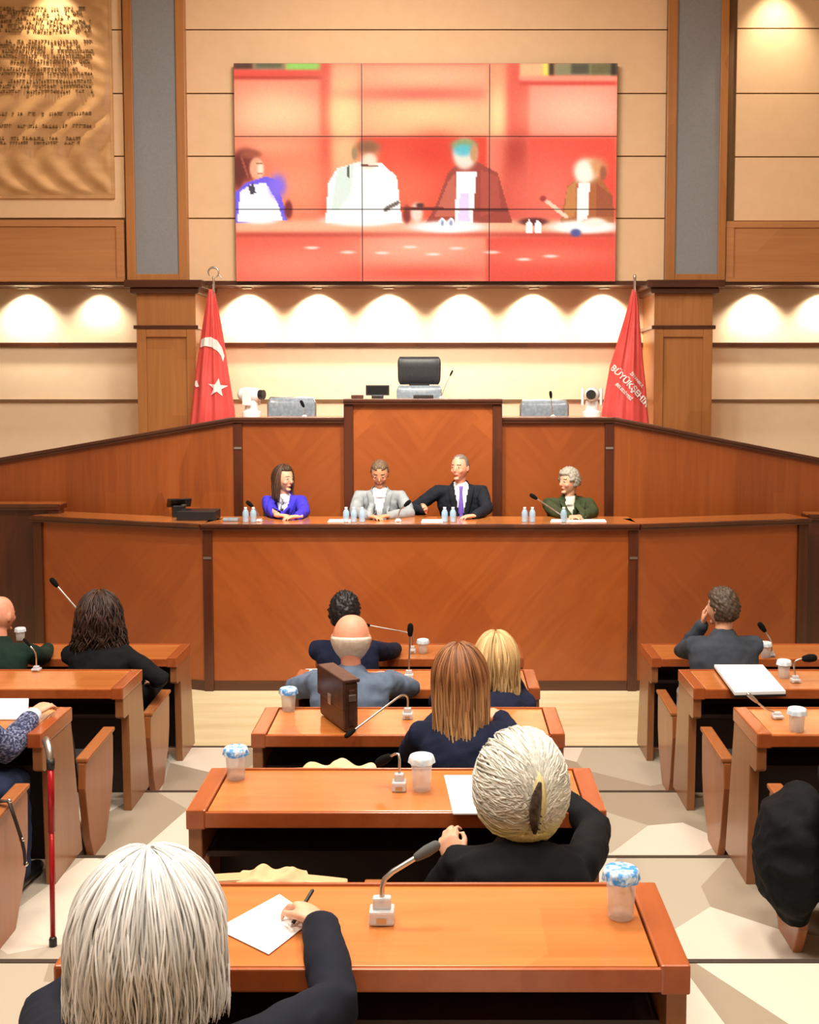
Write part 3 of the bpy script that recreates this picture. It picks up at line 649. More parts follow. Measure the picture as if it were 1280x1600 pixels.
# ------------------------------------------------------------------ papers, folder, briefcase
def sheet(name, label, cat, corners, z, m, th=.004, part=None, lift=None):
    cs = [atz(x, y, z) for x, y in corners]; c = sum(cs, Vector())/4
    P = [(p.x-c.x, p.y-c.y) for p in cs]
    o = MB().prism(P, 'Z', 0, th).build(name, m, None, .0006); o.location = (c.x, c.y, z); return tag(o, label, cat)
sheet('paper', 'white sheets beside the silver-haired woman on the fourth desk', 'paper', [(694, 1213), (780, 1213), (800, 1273), (708, 1273)], dz(3), M['paper'], .005)
sheet('paper', 'white sheet tilted on the nearest desk under the writing hand', 'paper', [(437, 1398), (492, 1436), (420, 1492), (338, 1452)], dz(4), M['paper'], .002)
sheet('paper', 'white papers on the nearest left aisle desk by the resting hand', 'paper', [(0, 1093), (45, 1093), (43, 1125), (-20, 1125)], dz(2), M['paper'], .006)
sheet('paper', 'pale paper on the second centre desk left of the bald man', 'paper', [(478, 1046), (520, 1046), (516, 1055), (474, 1055)], dz(1), M['paper'], .004)
fo = [atz(x, y, dz(1)) for x, y in [(1116, 1046), (1192, 1046), (1228, 1088), (1148, 1090)]]
c = sum(fo, Vector())/4; r = thing('folder', 'thick white folder with dark edge on the middle right desk', 'folder', (c.x, c.y, dz(1)))
P = [(p.x-c.x, p.y-c.y) for p in fo]
MB().prism([(a*1.01, b_*1.01) for a, b_ in P], 'Z', 0, .012).build('dark_base', M['black'], r, .002)
MB().prism(P, 'Z', .012, .03).build('white_cover', M['paper'], r, .002)
# notes in front of the speakers
for cr_, lab in (([(515, 812), (548, 812), (548, 816), (512, 816)], 'paper notes left of the man in light grey'), ([(660, 812), (690, 812), (692, 817), (658, 817)], 'white notes before the man with the lilac tie'),
                 ([(862, 812), (945, 812), (948, 816), (860, 816)], 'paper under the hands of the woman in olive')):
    sheet('paper', lab, 'paper', cr_, ZB+.002, M['paper'], .005)
# briefcase standing upright near the left middle of the third desk
p = atz(549, 1146, dz(2)); br = thing('briefcase', 'upright brown leather briefcase on the third centre desk', 'briefcase', (p.x, p.y+.02, dz(2)+.002))
rot = Matrix.Rotation(R(116), 3, 'Z')
def bc(a, b, nm, m, bev=.012, par=None):
    mb = MB().box(a, b); mb.v = [tuple(rot @ Vector(v)) for v in mb.v]; return mb.build(nm, m, par or br, bev)
bc((0, -.034, 0), (.33, .034, .225), 'body', M['leather_brown'], .016)
fl_ = bc((-.006, .028, .10), (.336, .042, .236), 'flap', M['leather_brown'], .005); bc((-.006, -.040, .222), (.336, .042, .238), 'flap_top', M['leather_brown'], .006)
bc((.14, .040, .09), (.18, .048, .14), 'clasp', M['steel'], .004)
bc((-.008, -.014, .03), (.002, .014, .19), 'strap', M['leather_brown'], .003); bc((-.014, -.017, .14), (-.004, .017, .17), 'buckle', M['steel'], .003)
# ------------------------------------------------------------------ things on the rostrum
def office_chair(label, px, py, Y, floor, w, headrest, cat='chair', group=None):
    top = at(px, py, Y); H = top.z-floor; r = thing('office_chair', label, cat, (top.x, Y, floor), 0, group)
    def pad(z0, z1, w0, w1, y, th, nm, m):
        rg = []
        for i in range(9):
            t = i/8; z = z0+(z1-z0)*t; ww = (w0+(w1-w0)*t)*(1-.10*abs(2*t-1)**6); b = th*(1-.5*abs(2*t-1)**4)
            rg.append([(ww*math.copysign(abs(math.cos(a))**.35, math.cos(a)), y+b*math.copysign(abs(math.sin(a))**.6, math.sin(a))+.03*(math.cos(a))**2*-1, z) for a in [2*PI*k/28 for k in range(28)]])
        return MB().rings(rg).build(nm, m, r, smooth=True)
    if headrest:
        pad(H-.30, H, w*.46, w*.47, .10, .05, 'headrest', M['leather_black']); pad(.52, H-.31, w*.47, w*.50, .09, .05, 'backrest', M['leather_sheen'])
        MB().box((-.11, .07, H-.33), (.11, .11, H-.27)).build('headrest_bracket', M['black'], r, .01)
    else:
        pad(.52, H, w*.5, w*.5, .10, .045, 'backrest', M['leather_sheen'])
        MB().tube([(-w*.5, .1, .6), (-w*.5, .1, H-.05), (-w*.46, .1, H), (w*.46, .1, H), (w*.5, .1, H-.05), (w*.5, .1, .6)], .014, 8).build('frame', M['steel'], r, smooth=True)
    MB().box((-.25, -.30, .42), (.25, .12, .52)).build('seat', M['leather_black'], r, .03)
    MB().tube([(0, -.05, .10), (0, -.05, .43)], .03).build('column', M['steel'], r, smooth=True)
    mb = MB()
    for i in range(5): a = 2*PI*i/5; mb.tube([(0, -.05, .09), (.27*math.cos(a), -.05+.27*math.sin(a), .05)], .02, 8)
    mb.build('star_base', M['black'], r, smooth=True)
    for s in (-1, 1): MB().tube([(s*.27, .05, .47), (s*.29, .0, .66), (s*.29, -.24, .68)], .018, 8).build('arm', M['steel'], r, smooth=True)
    return r
M['leather_sheen'] = noisy('grey_blue_sheen_leather', s2l((120, 134, 146)), s2l((150, 162, 172)), (30, 30, 30), .3)
struct('floor_podium_step', MB().box((rx(520), YR+.62, ZU), (rx(800), YL, ZU+.2)), M['carpet'])
office_chair('high-backed black leather chair behind the podium', 655, 557, 12.25, ZU+.2, .50, True)
office_chair('low grey-backed chair behind the rostrum left of the podium', 454, 622, 12.05, ZU, .50, False)
office_chair('low grey-backed chair behind the rostrum right of the podium', 852, 626, 12.05, ZU, .50, False)
def monitor(label, px, py, Y, z, w, h, name='small_monitor'):
    p = at(px, py, Y); r = thing(name, label, 'monitor', (p.x, Y, z))
    MB().box((-w/2, 0, .03), (w/2, .03, h)).build('casing', M['black'], r, .006)
    MB().box((-w/2+.015, -.002, .045), (w/2-.015, .002, h-.015)).build('screen', M['screenoff'], r)
    MB().box((-w*.25, -.03, 0), (w*.25, .06, .035)).build('foot', M['black'], r, .008); return r
monitor('small black monitor on the podium top left of the high-backed chair', 590, 615, 11.4, ZQ, .235, .135)
def smallbox(name, label, cat, px, Y, z, size, m, rz=0):
    p = at(px, 700, Y); o = MB().box((-size[0]/2, -size[1]/2, 0), (size[0]/2, size[1]/2, size[2])).build(name, m, None, min(size)*.2, seg=3)
    o.location = (p.x, Y, z); o.rotation_euler = (0, 0, rz); return tag(o, label, cat)
smallbox('name_plate', 'low dark wedge on the podium left of the monitor', 'desk item', 559, 11.35, ZQ, (.12, .1, .035), M['leather_brown'])
smallbox('small_case', 'low dark case on the podium before the high-backed chair', 'case', 662, 11.35, ZQ, (.20, .1, .035), M['black'])
b = Vector((rx(690, 11.45), 11.45, ZQ)); mic('thin microphone on the podium right of the high-backed chair', b, [b+Vector((0, 0, .02)), at(697, 600, 11.45), at(704, 586, 11.45)], head=.010, neck=.003, basesize=(.05, .05, .02))
b = Vector((rx(476, 11.45), 11.45, ZR)); mic('short microphone before the chair left of the podium', b, [b+Vector((0, 0, .02)), at(477, 640, 11.45), at(474, 634, 11.45)], head=.018, neck=.004, basesize=(.05, .05, .02))
b = Vector((rx(864, 11.45), 11.45, ZR)); mic('microphone before the chair right of the podium', b, [b+Vector((0, 0, .02)), at(862, 632, 11.45), at(861, 620, 11.45)], head=.016, neck=.004, neckmat=M['chrome'], basesize=(.05, .05, .02))
def ptz(label, px, Y, z, yaw, s):
    p = at(px, 640, Y); r = thing('dome_camera', label, 'camera', (p.x, Y, z), yaw); w = M['white']
    MB().lathe([(.10*s, 0), (.10*s, .05*s), (.07*s, .07*s), (.065*s, .17*s)], n=28).build('base', w, r, smooth=False, bevel=.004)
    for q in (-1, 1): MB().prism([(-.05*s, .12*s), (.05*s, .12*s), (.05*s, .25*s), (.03*s, .30*s), (-.03*s, .30*s), (-.05*s, .25*s)], 'X', q*.085*s, q*.11*s).build('yoke', w, r, .008)
    MB().tube([(0, .08*s, .235*s), (0, -.05*s, .235*s)], [.078*s, .074*s], 24).build('head', w, r, smooth=True)
    MB().tube([(0, -.08*s, .235*s), (0, -.15*s, .235*s)], [.052*s, .05*s], 24, round_=False).build('lens', M['black'], r, smooth=False)
    return r
ptz('white dome camera on the rostrum beside the left flag, turned right', 393, 11.5, ZR, R(70), .95)
ptz('white dome camera on the rostrum beside the right flag, lens to the hall', 925, 11.5, ZR, R(-12), .95)
# on the low counter, left wing
p = atz(275, 810, ZB); r = thing('desk_monitor', 'small dark angled screen on the left wing of the low counter', 'monitor', (p.x, p.y+.12, ZB), R(18))
MB().prism([(-.10, .17), (.02, .09), (.04, .10), (-.08, .18)], 'X', -.11, .11).build('screen', M['screenoff'], r, .004); MB().box((-.06, -.03, 0), (.06, .07, .11)).build('stand', M['black'], r, .01)
MB().box((.02, -.02, .10), (.07, .03, .17)).build('handset', M['steel'], r, .01)
p = atz(306, 814, ZB); o = MB().box((-.175, -.12, 0), (.175, .12, .085)).build('equipment_case', M['black'], None, .006); o.location = (p.x, p.y+.13, ZB+.001); tag(o, 'flat black equipment box on the counter beside the angled screen', 'box')
p = atz(360, 815, ZB); o = MB().box((-.07, -.04, 0), (.07, .04, .03)).build('tissue_pack', M['leather_sheen'], None, .01); o.location = (p.x, p.y+.03, ZB+.001); tag(o, 'small pale packet on the low counter left of the woman in blue', 'packet')
# water bottles on the low counter
def bottle(label, px, py, h=.135, group=None):
    p = atz(px, py, ZB); r = thing('water_bottle', label, 'bottle', (p.x, p.y, ZB), 0, group)
    MB().lathe([(.001, .002), (.026, .002), (.028, .01), (.027, h*.35), (.029, h*.4), (.028, h*.66), (.018, h*.82), (.012, h*.88), (.012, h*.9)], n=18).build('body', M['bottle'], r, smooth=True)
    MB().lathe([(.014, h*.9), (.014, h), (.001, h)], n=14).build('cap', M['white'], r, smooth=False); return r
for px, lab in ((384, 'leftmost small water bottle, left of the woman in blue'), (396, 'second small water bottle, touching the blue sleeve'), (541, 'left bottle of the group beside the man in light grey'), (553, 'second bottle of the group beside the man in light grey'), (566, 'right bottle of the group beside the man in light grey'),
                (695, 'left bottle of the pair before the lilac tie'), (708, 'right bottle of the pair before the lilac tie'), (820, 'left bottle of the pair beside the woman in olive'), (832, 'right bottle of the pair beside the woman in olive'),
                (881, 'small bottle in front of the hands of the woman in olive')):
    bottle(lab, px, 816)
def bmic(label, px, tip, bend): 
    b = atz(px, 816, ZB)+Vector((0, .05, 0)); mic(label, b, [b+Vector((0, 0, .02)), at(*bend, b.y), at(*tip, b.y-.02)], neck=.006, head=.02, basesize=(.06, .08, .025))
bmic('microphone on the low counter bent left toward the lady in blue', 404, (393, 790), (402, 798))
bmic('microphone on the low counter before the right arm of the man in light grey', 622, (634, 789), (624, 798))
bmic('long microphone slanting up left before the woman in olive', 885, (837, 778), (880, 806))
# ------------------------------------------------------------------ flags
def flag(label, Y, axpx, profile, foldf, decals, yrot=0, emblem=None):
    """profile: list of (py, left px, right px); draped as a closed folded cone around the pole"""
    zb = at(0, profile[-1][0], Y).z; base = at(axpx, 600, Y)
    fl = .0
    r = thing('flag', label, 'flag', (base.x, Y, ZU))
    rows_ = []
    pr = [(at(0, a, Y).z, at(b_, a, Y).x, at(c_, a, Y).x) for a, b_, c_ in profile]
    n = 60; nz_ = 70
    def prof(z):
        for (z0, a0, b0), (z1, a1, b1) in zip(pr[:-1], pr[1:]):
            if z <= z0 and z >= z1: t = (z0-z)/(z0-z1); return a0+(a1-a0)*t, b0+(b1-b0)*t
        return pr[-1][1:]
    def pt(u, z, back=False):
        a, b_ = prof(z); x = a+(b_-a)*u; w_ = b_-a
        d = w_*.28*math.sin(PI*u)**.7; d += foldf(u, z)*min(1, w_/.3)*min(1, u/.06, (1-u)/.06)
        return Vector((x-base.x, d if back else -d, z-ZU))
    for j in range(nz_+1):
        z = pr[0][0]+(pr[-1][0]-pr[0][0])*j/nz_
        rows_.append([pt(k/n, z) for k in range(n+1)]+[pt(1-k/n, z, True) for k in range(1, n)])
    cl = MB().rings(rows_).build('cloth', M['red'], r, smooth=True)
    for mb, m, nm in decals(pt, base):
        mb.build(nm, m, cl, fix=False)
    return r, base, pt, prof
FY = 12.0
def ff1(u, z): return .015*math.sin(u*17+z*1.2)+.006*math.sin(u*33-z*2.5)
def onflag(mb_pts, fs, pt, base, prof):
    out = []
    for (X_, Z_) in mb_pts:
        a, b_ = prof(Z_); u = min(.97, max(.03, (X_-a)/(b_-a))); p = pt(u, Z_); p.y -= .014; out.append(p)
    return MB().add(out, fs)
def decal_poly(poly2, pt, base, prof, step=3):
    """poly2 in photo pixels, triangulated over a fine grid so it follows the folds"""
    xs_ = [p[0] for p in poly2]; ys_ = [p[1] for p in poly2]
    g = 1.0; x0, y0 = min(xs_), min(ys_); nx_ = int((max(xs_)-x0)/g)+1; ny_ = int((max(ys_)-y0)/g)+1
    bm = bmesh.new(); vsb = [bm.verts.new((p[0], p[1], 0)) for p in poly2]; f_ = bm.faces.new(vsb)
    for k in range(1, nx_): bmesh.ops.bisect_plane(bm, geom=bm.verts[:]+bm.edges[:]+bm.faces[:], plane_co=(x0+k*(max(xs_)-x0)/nx_, 0, 0), plane_no=(1, 0, 0))
    bmesh.ops.triangulate(bm, faces=bm.faces[:])
    bm.verts.index_update(); pts = []
    for v in bm.verts: q_ = at(v.co.x, v.co.y, FY); pts.append((q_.x, q_.z))
    fs = [tuple(v.index for v in f.verts) for f in bm.faces]; bm.free()
    return pts, fs
def mkflag(label, axpx, profile, polys, texts=()):
    holder = {}
    def dec(pt, base):
        pr = [(at(0, a, FY).z, at(b_, a, FY).x, at(c_, a, FY).x) for a, b_, c_ in profile]
        def prof(z):
            for (z0, a0, b0), (z1, a1, b1) in zip(pr[:-1], pr[1:]):
                if z <= z0+1e-6 and z >= z1: t = (z0-z)/(z0-z1); return a0+(a1-a0)*t, b0+(b1-b0)*t
            return pr[-1][1:]
        res = []
        for poly2, nm in polys:
            pts, fs = decal_poly(poly2, pt, base, prof); res.append((onflag(pts, fs, pt, base, prof), M['flagwhite'], nm))
        for body, px, py, size, ang, nm in texts:
            cu = bpy.data.curves.new('t', 'FONT'); cu.body = body; cu.size = size; cu.align_x = 'CENTER'; cu.align_y = 'CENTER'; cu.resolution_u = 3; cu.offset = size*.03
            ob = bpy.data.objects.new('t', cu); COL.objects.link(ob); dg = bpy.context.evaluated_depsgraph_get(); me = bpy.data.meshes.new_from_object(ob.evaluated_get(dg))
            ca, sa = math.cos(ang), math.sin(ang); pts = []
            for v in me.vertices:
                x_ = px+v.co.x*ca+v.co.y*sa; y_ = py+v.co.x*sa-v.co.y*ca; q_ = at(x_, y_, FY); pts.append((q_.x, q_.z))
            fs = [tuple(p_.vertices) for p_ in me.polygons]; bpy.data.objects.remove(ob)
            res.append((onflag(pts, fs, pt, base, prof), M['flagwhite'], nm))
        return res
    r, base, pt, prof = flag(label, FY, axpx, profile, ff1, dec)
    return r, base
star = [(343+(15 if i % 2 == 0 else 6)*math.sin(PI*i/5+.1), 606-(15 if i % 2 == 0 else 6)*math.cos(PI*i/5+.1)) for i in range(10)]
cres = [(315, 531), (322, 528), (332, 527), (341, 532), (348, 543), (352, 556), (350, 566), (347, 556), (342, 549), (334, 543), (324, 541), (314, 543)]
bit = [(304, 597), (309, 594), (311, 600), (314, 604), (308, 605), (305, 602)]
r, base = mkflag('red flag with white crescent and star left of the video wall', 336, [(452, 326, 335), (480, 321, 341), (530, 313, 350), (580, 306, 357), (640, 300, 367), (700, 293, 372), (760, 288, 376)], [(star, 'star'), (cres, 'crescent'), (bit, 'small_print')])
def pole(r, base, top_py, kind, px):
    H = at(px, top_py, FY).z-ZU
    MB().tube([(0, 0, .03), (0, 0, H)], .014, 12, round_=False).build('pole', M['steel'], r, smooth=True)
    MB().lathe([(.001, 0), (.17, 0), (.17, .025), (.05, .05), (.02, .08)], n=28).build('base', M['steel'], r, smooth=False)
    return H
H = pole(r, base, 444, 0, 336)
mb = MB()
for i in range(14):
    pass
ring = [(.055*math.cos(a), 0, H+.12+.055*math.sin(a)) for a in [R(-60+28*i) for i in range(11)]]
mb.tube(ring, [.004+.008*math.sin(PI*i/10) for i in range(11)], 8); mb.tube([(0, 0, H), (0, 0, H+.07)], .012, 8); mb.tube([(.05, 0, H+.10), (.085, 0, H+.06)], .006, 6)
mb.build('crescent_finial', M['steel'], r, smooth=True)
r, base = mkflag('red flag with diagonal white lettering right of the video wall', 990, [(452, 988, 994), (480, 981, 998), (530, 966, 1002), (572, 953, 1006), (600, 948, 1009), (640, 941, 1012), (700, 934, 1018), (760, 930, 1022)], [],
    [('BÜYÜKŞEHİR', 983, 603, 13.5, R(47), 'lettering'), ('İSTANBUL', 993, 594, 6.5, R(47), 'small_lettering'), ('BELEDİYESİ', 972, 612, 6.5, R(47), 'small_lettering')])
H = pole(r, base, 438, 0, 990)
MB().ell((0, 0, H+.03), (.018, .018, .035)).build('finial', M['steel'], r, smooth=True)
# ================================================================== PEOPLE
def skinmat(name, c):
    return noisy(name, tuple(v*.92 for v in c), tuple(min(1, v*1.08) for v in c), (30, 30, 30), .5, .05, Subsurface_Weight=.0)
M['skin'] = skinmat('skin_light', s2l((226, 170, 138))); M['skin2'] = skinmat('skin_tan', s2l((208, 148, 112))); M['skin3'] = skinmat('skin_rosy', s2l((232, 160, 130)))
M['lips'] = mat('lip_skin', s2l((170, 84, 74)), .5); M['brow'] = mat('eyebrow_hair', s2l((70, 50, 38)), .8); M['eyewhite'] = mat('eye_white', (.5, .48, .46), .4); M['iris'] = mat('dark_iris', (.02, .012, .01), .2)
def cloth(name, c, c2=None, sc=14, bump=.3): 
    return noisy(name, tuple(v*.85 for v in c), c2 or tuple(min(1, v*1.15) for v in c), (sc, sc, sc), .85, bump, spec=.2)
M['haircol'] = attrmat('hair', 'Hair', .45, spec=.35)
def headpt(d, t=0.0):
    x, y, z = d; px, py, pz = x*.074, y*.094, z*.113
    if z > 0: q_ = max(.05, math.hypot(x, y))**-.15; px *= q_; py *= q_
    if z < 0:
        k = -z; px *= 1-.34*k**1.6
        if y > 0: py *= 1-.06*k
        else: py *= 1-.38*k**1.4
        if y > 0: py += .010*k*k*y
    return Vector((px+x*t, py+y*t, pz+z*t))
def head_mesh(mb, H, t=0.0, seg=36, rg=26):
    rr = []
    for i in range(rg+1):
        th = PI*(.01+.98*i/rg)
        rr.append([H @ headpt((math.sin(th)*math.cos(2*PI*k/seg), math.sin(th)*math.sin(2*PI*k/seg), math.cos(th)), t) for k in range(seg)])
    mb.rings(rr)
def ik(S, T, l1, l2, pole):
    d = T-S; L_ = d.length; mx = (l1+l2)*.995
    if L_ > mx: T = S+d*(mx/L_); d = T-S; L_ = mx
    a = (l1*l1-l2*l2+L_*L_)/(2*L_); h = math.sqrt(max(1e-6, l1*l1-a*a)); n = d.normalized(); p = (pole-n*pole.dot(n)).normalized()
    return S+n*a+p*h, T
def hand(mb, wr, d, back, right, curl=.5, s=1.0, thumb=.6):
    Y = d.normalized(); Zv = (back-Y*back.dot(Y)).normalized(); Xv = Y.cross(Zv)*(-1 if right else 1)        # Xv towards the thumb
    P = lambda x, y, z: wr+(Xv*x+Y*y+Zv*z)*s
    mb.tube([P(0, -.03, 0), P(0, .01, 0), P(.002, .045, 0), P(0, .082, .001)], [(.027*s, .019*s), (.03*s, .018*s), (.040*s, .016*s), (.040*s, .013*s)], 16, flat=Xv)
    for x, ln, y0 in ((.030, .068, .082), (.010, .077, .088), (-.011, .071, .086), (-.031, .056, .078)):
        p = P(x, y0-.015, 0); pts = [p]; ang = curl*.35; y, z = y0-.015, 0
        for q, f_ in enumerate((.50, .29, .21)):
            l = (ln+.015 if q == 0 else ln)*f_*(1.0); y += l*math.cos(ang); z -= l*math.sin(ang); pts.append(P(x*(1+.05*q), y, z)); ang += curl*.85
        mb.tube(pts, [.0088*s, .0086*s, .0078*s, .0066*s], 8)
    mb.tube([P(.022, .012, -.004), P(.040, .036, -.008), P(.050, .062, -.012-.012*thumb), P(.046, .088, -.014-.02*thumb)], [.012*s, .0115*s, .0095*s, .0075*s], 8)
def remesh(mb, vox, smooth=3, noise_amp=0, nscale=9, seed=0, cut=None):
    me = mb.mesh('tmp'); bm = bmesh.new(); bm.from_mesh(me); bmesh.ops.recalc_face_normals(bm, faces=bm.faces); bm.to_mesh(me); bm.free()
    ob = bpy.data.objects.new('tmp', me); COL.objects.link(ob)
    m_ = ob.modifiers.new('r', 'REMESH'); m_.mode = 'VOXEL'; m_.voxel_size = vox
    if smooth: sm = ob.modifiers.new('s', 'SMOOTH'); sm.factor = .5; sm.iterations = smooth
    dg = bpy.context.evaluated_depsgraph_get(); dg.update(); out = bpy.data.meshes.new_from_object(ob.evaluated_get(dg)); bpy.data.objects.remove(ob)
    if noise_amp:
        n_ = [v.normal.copy() for v in out.vertices]
        for v, nn in zip(out.vertices, n_):
            q = v.co; f_ = noise.noise(Vector((q.x*nscale, q.y*nscale, q.z*nscale*1.6+seed)))+.5*noise.noise(Vector((q.x*nscale*2.3, q.y*nscale*2.3, q.z*nscale*3+seed)))
            f_ = 1-abs(f_)*2.2; v.co = q+nn*(f_*noise_amp)
    if cut:
        bm = bmesh.new(); bm.from_mesh(out); bmesh.ops.delete(bm, geom=[f_ for f_ in bm.faces if cut(f_.calc_center_median(), f_.normal)], context='FACES')
        bm.to_mesh(out); bm.free()
    return out
def place(me, name, mats, parent):
    me.name = name; me.materials.clear()
    for m in (mats if isinstance(mats, (list, tuple)) else [mats]): me.materials.append(m)
    me.polygons.foreach_set('use_smooth', [True]*len(me.polygons)); o = bpy.data.objects.new(name, me); COL.objects.link(o); o.parent = parent; return o
def hexf(rng, a, b_, j=.08):
    t = rng.random(); k = 1+rng.uniform(-j, j); return tuple((a[i]+(b_[i]-a[i])*t)*k for i in range(3))
def build_hair(mb, cols, parent, name='hair'):
    o = mb.build(name, M['haircol'], parent, smooth=True); a = o.data.color_attributes.new('Hair', 'FLOAT_COLOR', 'POINT')
    a.data.foreach_set('color', [v for c in cols for v in (*c, 1)]); return o
def cap(mb, cols, H, c1, c2, t, line, rng, rough=.006, fs=26, seg=72, rg=52, name=None):
    """hair shell hugging the skull; line(d) > 0 inside the hair area"""
    rr = []
    for i in range(rg+1):
        th = PI*(.01+.98*i/rg); row = []
        for k in range(seg):
            d = (math.sin(th)*math.cos(2*PI*k/seg), math.sin(th)*math.sin(2*PI*k/seg), math.cos(th)); m_ = max(0, min(1, line(d)*9)); m_ = m_*m_*(3-2*m_)
            n_ = noise.noise(Vector(d)*fs*.35)*rough+noise.noise(Vector((d[0]*fs, d[1]*fs, d[2]*5)))*rough*.8
            row.append(H @ headpt(d, -.006+m_*(t+.006+n_)))
            kk = .5+.5*noise.noise(Vector((d[0]*fs*.8, d[1]*fs*.8, d[2]*4))); cols.append(tuple(c1[q]+(c2[q]-c1[q])*kk for q in range(3)))
        rr.append(row)
    mb.rings(rr)
def strands(mb, cols, H, colfn, n, t, bottom, rng, part=.0, wave=.0, wl=.05, spread=.0, rad=.0035, front=.35, seg=16, flare=0., dropy=0., start=(0, .02)):
    """locks running from the parting over the skull and then hanging down to 'bottom' (head frame)"""
    for i in range(n):
        side = rng.choice((-1, 1)); az = rng.uniform(0, PI)                     # 0 = front, PI = back
        if az < front*PI*.5: az = front*PI*.5+rng.uniform(0, .25)
        tt = t*rng.uniform(.55, 1.1); a, b_, c_ = .074+tt, .094+tt, .113+tt
        th0 = rng.uniform(.03, .6)**1.0*.9
        dirx, diry = math.sin(az)*side, math.cos(az)
        pts = []; zend = bottom*rng.uniform(.86, 1.04); ph = rng.uniform(0, 6.28); thm = 1.62
        na = seg//2
        for q in range(na+1):
            th = th0+(thm-th0)*q/na; pts.append(Vector((math.sin(th)*dirx*a+part*(1-q/na), math.sin(th)*diry*b_, math.cos(th)*c_)))
        e = pts[-1].copy()
        for q in range(1, seg-na+1):
            f_ = q/(seg-na); w_ = wave*f_
            pts.append(Vector((e.x*(1-spread*f_)+flare*f_*e.x, e.y*(1-.25*f_)+dropy*f_, e.z+(zend-e.z)*f_)))
        for q, p in enumerate(pts):
            k = q/len(pts); p.x += wave*k*math.sin(ph+p.z/wl); p.y += wave*k*math.cos(ph*1.7+p.z/wl)
        r_ = [rad*(.5+.5*min(1, q*1.0))*(1-.75*(q/len(pts))**3) for q in range(len(pts))]
        n0 = len(mb.v); mb.tube([H @ p for p in pts], r_, 5, round_=False); c0 = colfn(rng, None)
        npt = 5
        for q in range(len(mb.v)-n0):
            f_ = (q//npt)/len(pts); c1 = colfn(None, (c0, f_)); cols.append(c1)
def person(label, seat, floor, rz, head, yaw=0, pitch=0, roll=0, skin='skin', hands=None, elbow=None, top=None, topw=1.0, openv=None, shirt=None, trouser=None, shoe=True,
           vox=.008, face=True, group=None, palms=None, legs=True, sleeve=1.0, armr=1.0, collar=None, headscale=1.08, hw=1.0, curl=None, sh=.165, baldtop=False, legsdx=0):
    sx, sy = seat; r = thing('person', label, 'person', (sx, sy, floor), rz)
    inv = (Matrix.Translation((sx, sy, floor)) @ Matrix.Rotation(rz, 4, 'Z')).inverted()
    hc = inv @ Vector(head)
    HR = Matrix.Rotation(yaw, 3, 'Z') @ Matrix.Rotation(pitch, 3, 'X') @ Matrix.Rotation(roll, 3, 'Y')
    H = Matrix.Translation(hc) @ HR.to_4x4() @ Matrix.Diagonal((headscale*hw, headscale, headscale)).to_4x4()
    nb = hc+Vector((0, -.035, -.168*headscale)); pel = Vector((0, -.04, .54))
    k = lambda t: pel.lerp(nb, t)+Vector((0, -.045*math.sin(PI*t), 0))
    tors = [k(0), k(.2), k(.42), k(.66), k(.84), k(.95), nb]
    def torso(mb, g, w_=1.0):
        rr = [(.165, .12), (.155, .11), (.150, .105), (.168, .112), (.165, .098), (.115, .075), (.060, .060)]
        mb.tube(tors, [(a*w_+g, b_+g) for a, b_ in rr], 24, flat=(1, 0, 0))
    body = MB(); torso(body, 0, topw)
    body.tube([nb+Vector((0, 0, -.03)), nb+Vector((0, .005, .04)), H @ Vector((0, -.022, -.06)), H @ Vector((0, -.02, -.01))], [.060, .053, .052, .052], 18)
    head_mesh(body, H)
    E3 = HR
    body.tube([H @ Vector((0, .088, .022)), H @ Vector((0, .098, .002)), H @ Vector((0, .106, -.018)), H @ Vector((0, .100, -.026))], [.006, .007, .010, .010], 10)
    body.ell(H @ Vector((0, .078, .030)), (.045, .012, .008), E3); body.ell(H @ Vector((0, .085, -.056)), (.022, .011, .009), E3, 14, 10); body.ell(H @ Vector((0, .070, -.090)), (.026, .022, .017), E3, 14, 10)
    for s in (-1, 1):
        body.ell(H @ Vector((s*.034, .060, -.022)), (.026, .026, .026), E3, 14, 10); body.ell(H @ Vector((s*.074, -.006, -.004)), (.009, .020, .031), Matrix(E3) @ Matrix.Rotation(s*.3, 3, 'Z'), 14, 10)
    arms = MB(); cuffs = []; P3 = {}
    for s in (-1, 1):
        S = nb+Vector((s*sh*topw, -.008, -.060))
        if hands and hands[s] is not None: T = inv @ Vector(hands[s])
        else: T = Vector((s*.17, .40, .80))
        pole = Vector(elbow[s]) if elbow and elbow.get(s) is not None else Vector((s*.7, -.3, -.8))
        E_, T = ik(S, T, .30, .27, pole); P3[s] = (S, E_, T)
        body.tube([S, (S+E_)/2, E_, E_.lerp(T, .4), T], [.048, .043, .038, .036, .025], 12)
        bk = Vector(palms[s][1]) if palms and palms.get(s) else Vector((0, 0, 1)); dr = Vector(palms[s][0]) if palms and palms.get(s) else (T-E_)*Vector((1, 1, 0))[0]+Vector((-s*.3*.0, 0, 0))
        if not (palms and palms.get(s)): dr = Vector((T.x-E_.x-s*.05, T.y-E_.y, (T.z-E_.z)*.3))
        hand(body, T, dr, bk, s > 0, (curl or {}).get(s, .5))
    if legs:
        for s in (-1, 1):
            body.tube([Vector((s*.085, -.02, .53)), Vector((s*.10+legsdx, .20, .53)), Vector((s*.115+legsdx, .40, .51)), Vector((s*.115+legsdx, .42, .28)), Vector((s*.115+legsdx, .40, .07)), Vector((s*.12+legsdx, .47, .04))], [.075, .07, .055, .045, .033, .03], 12)
    me = remesh(body, vox, 2)
    b_ = place(me, 'body', [M[skin], M['lips'], M['brow']], r)
    Hi = H.inverted()
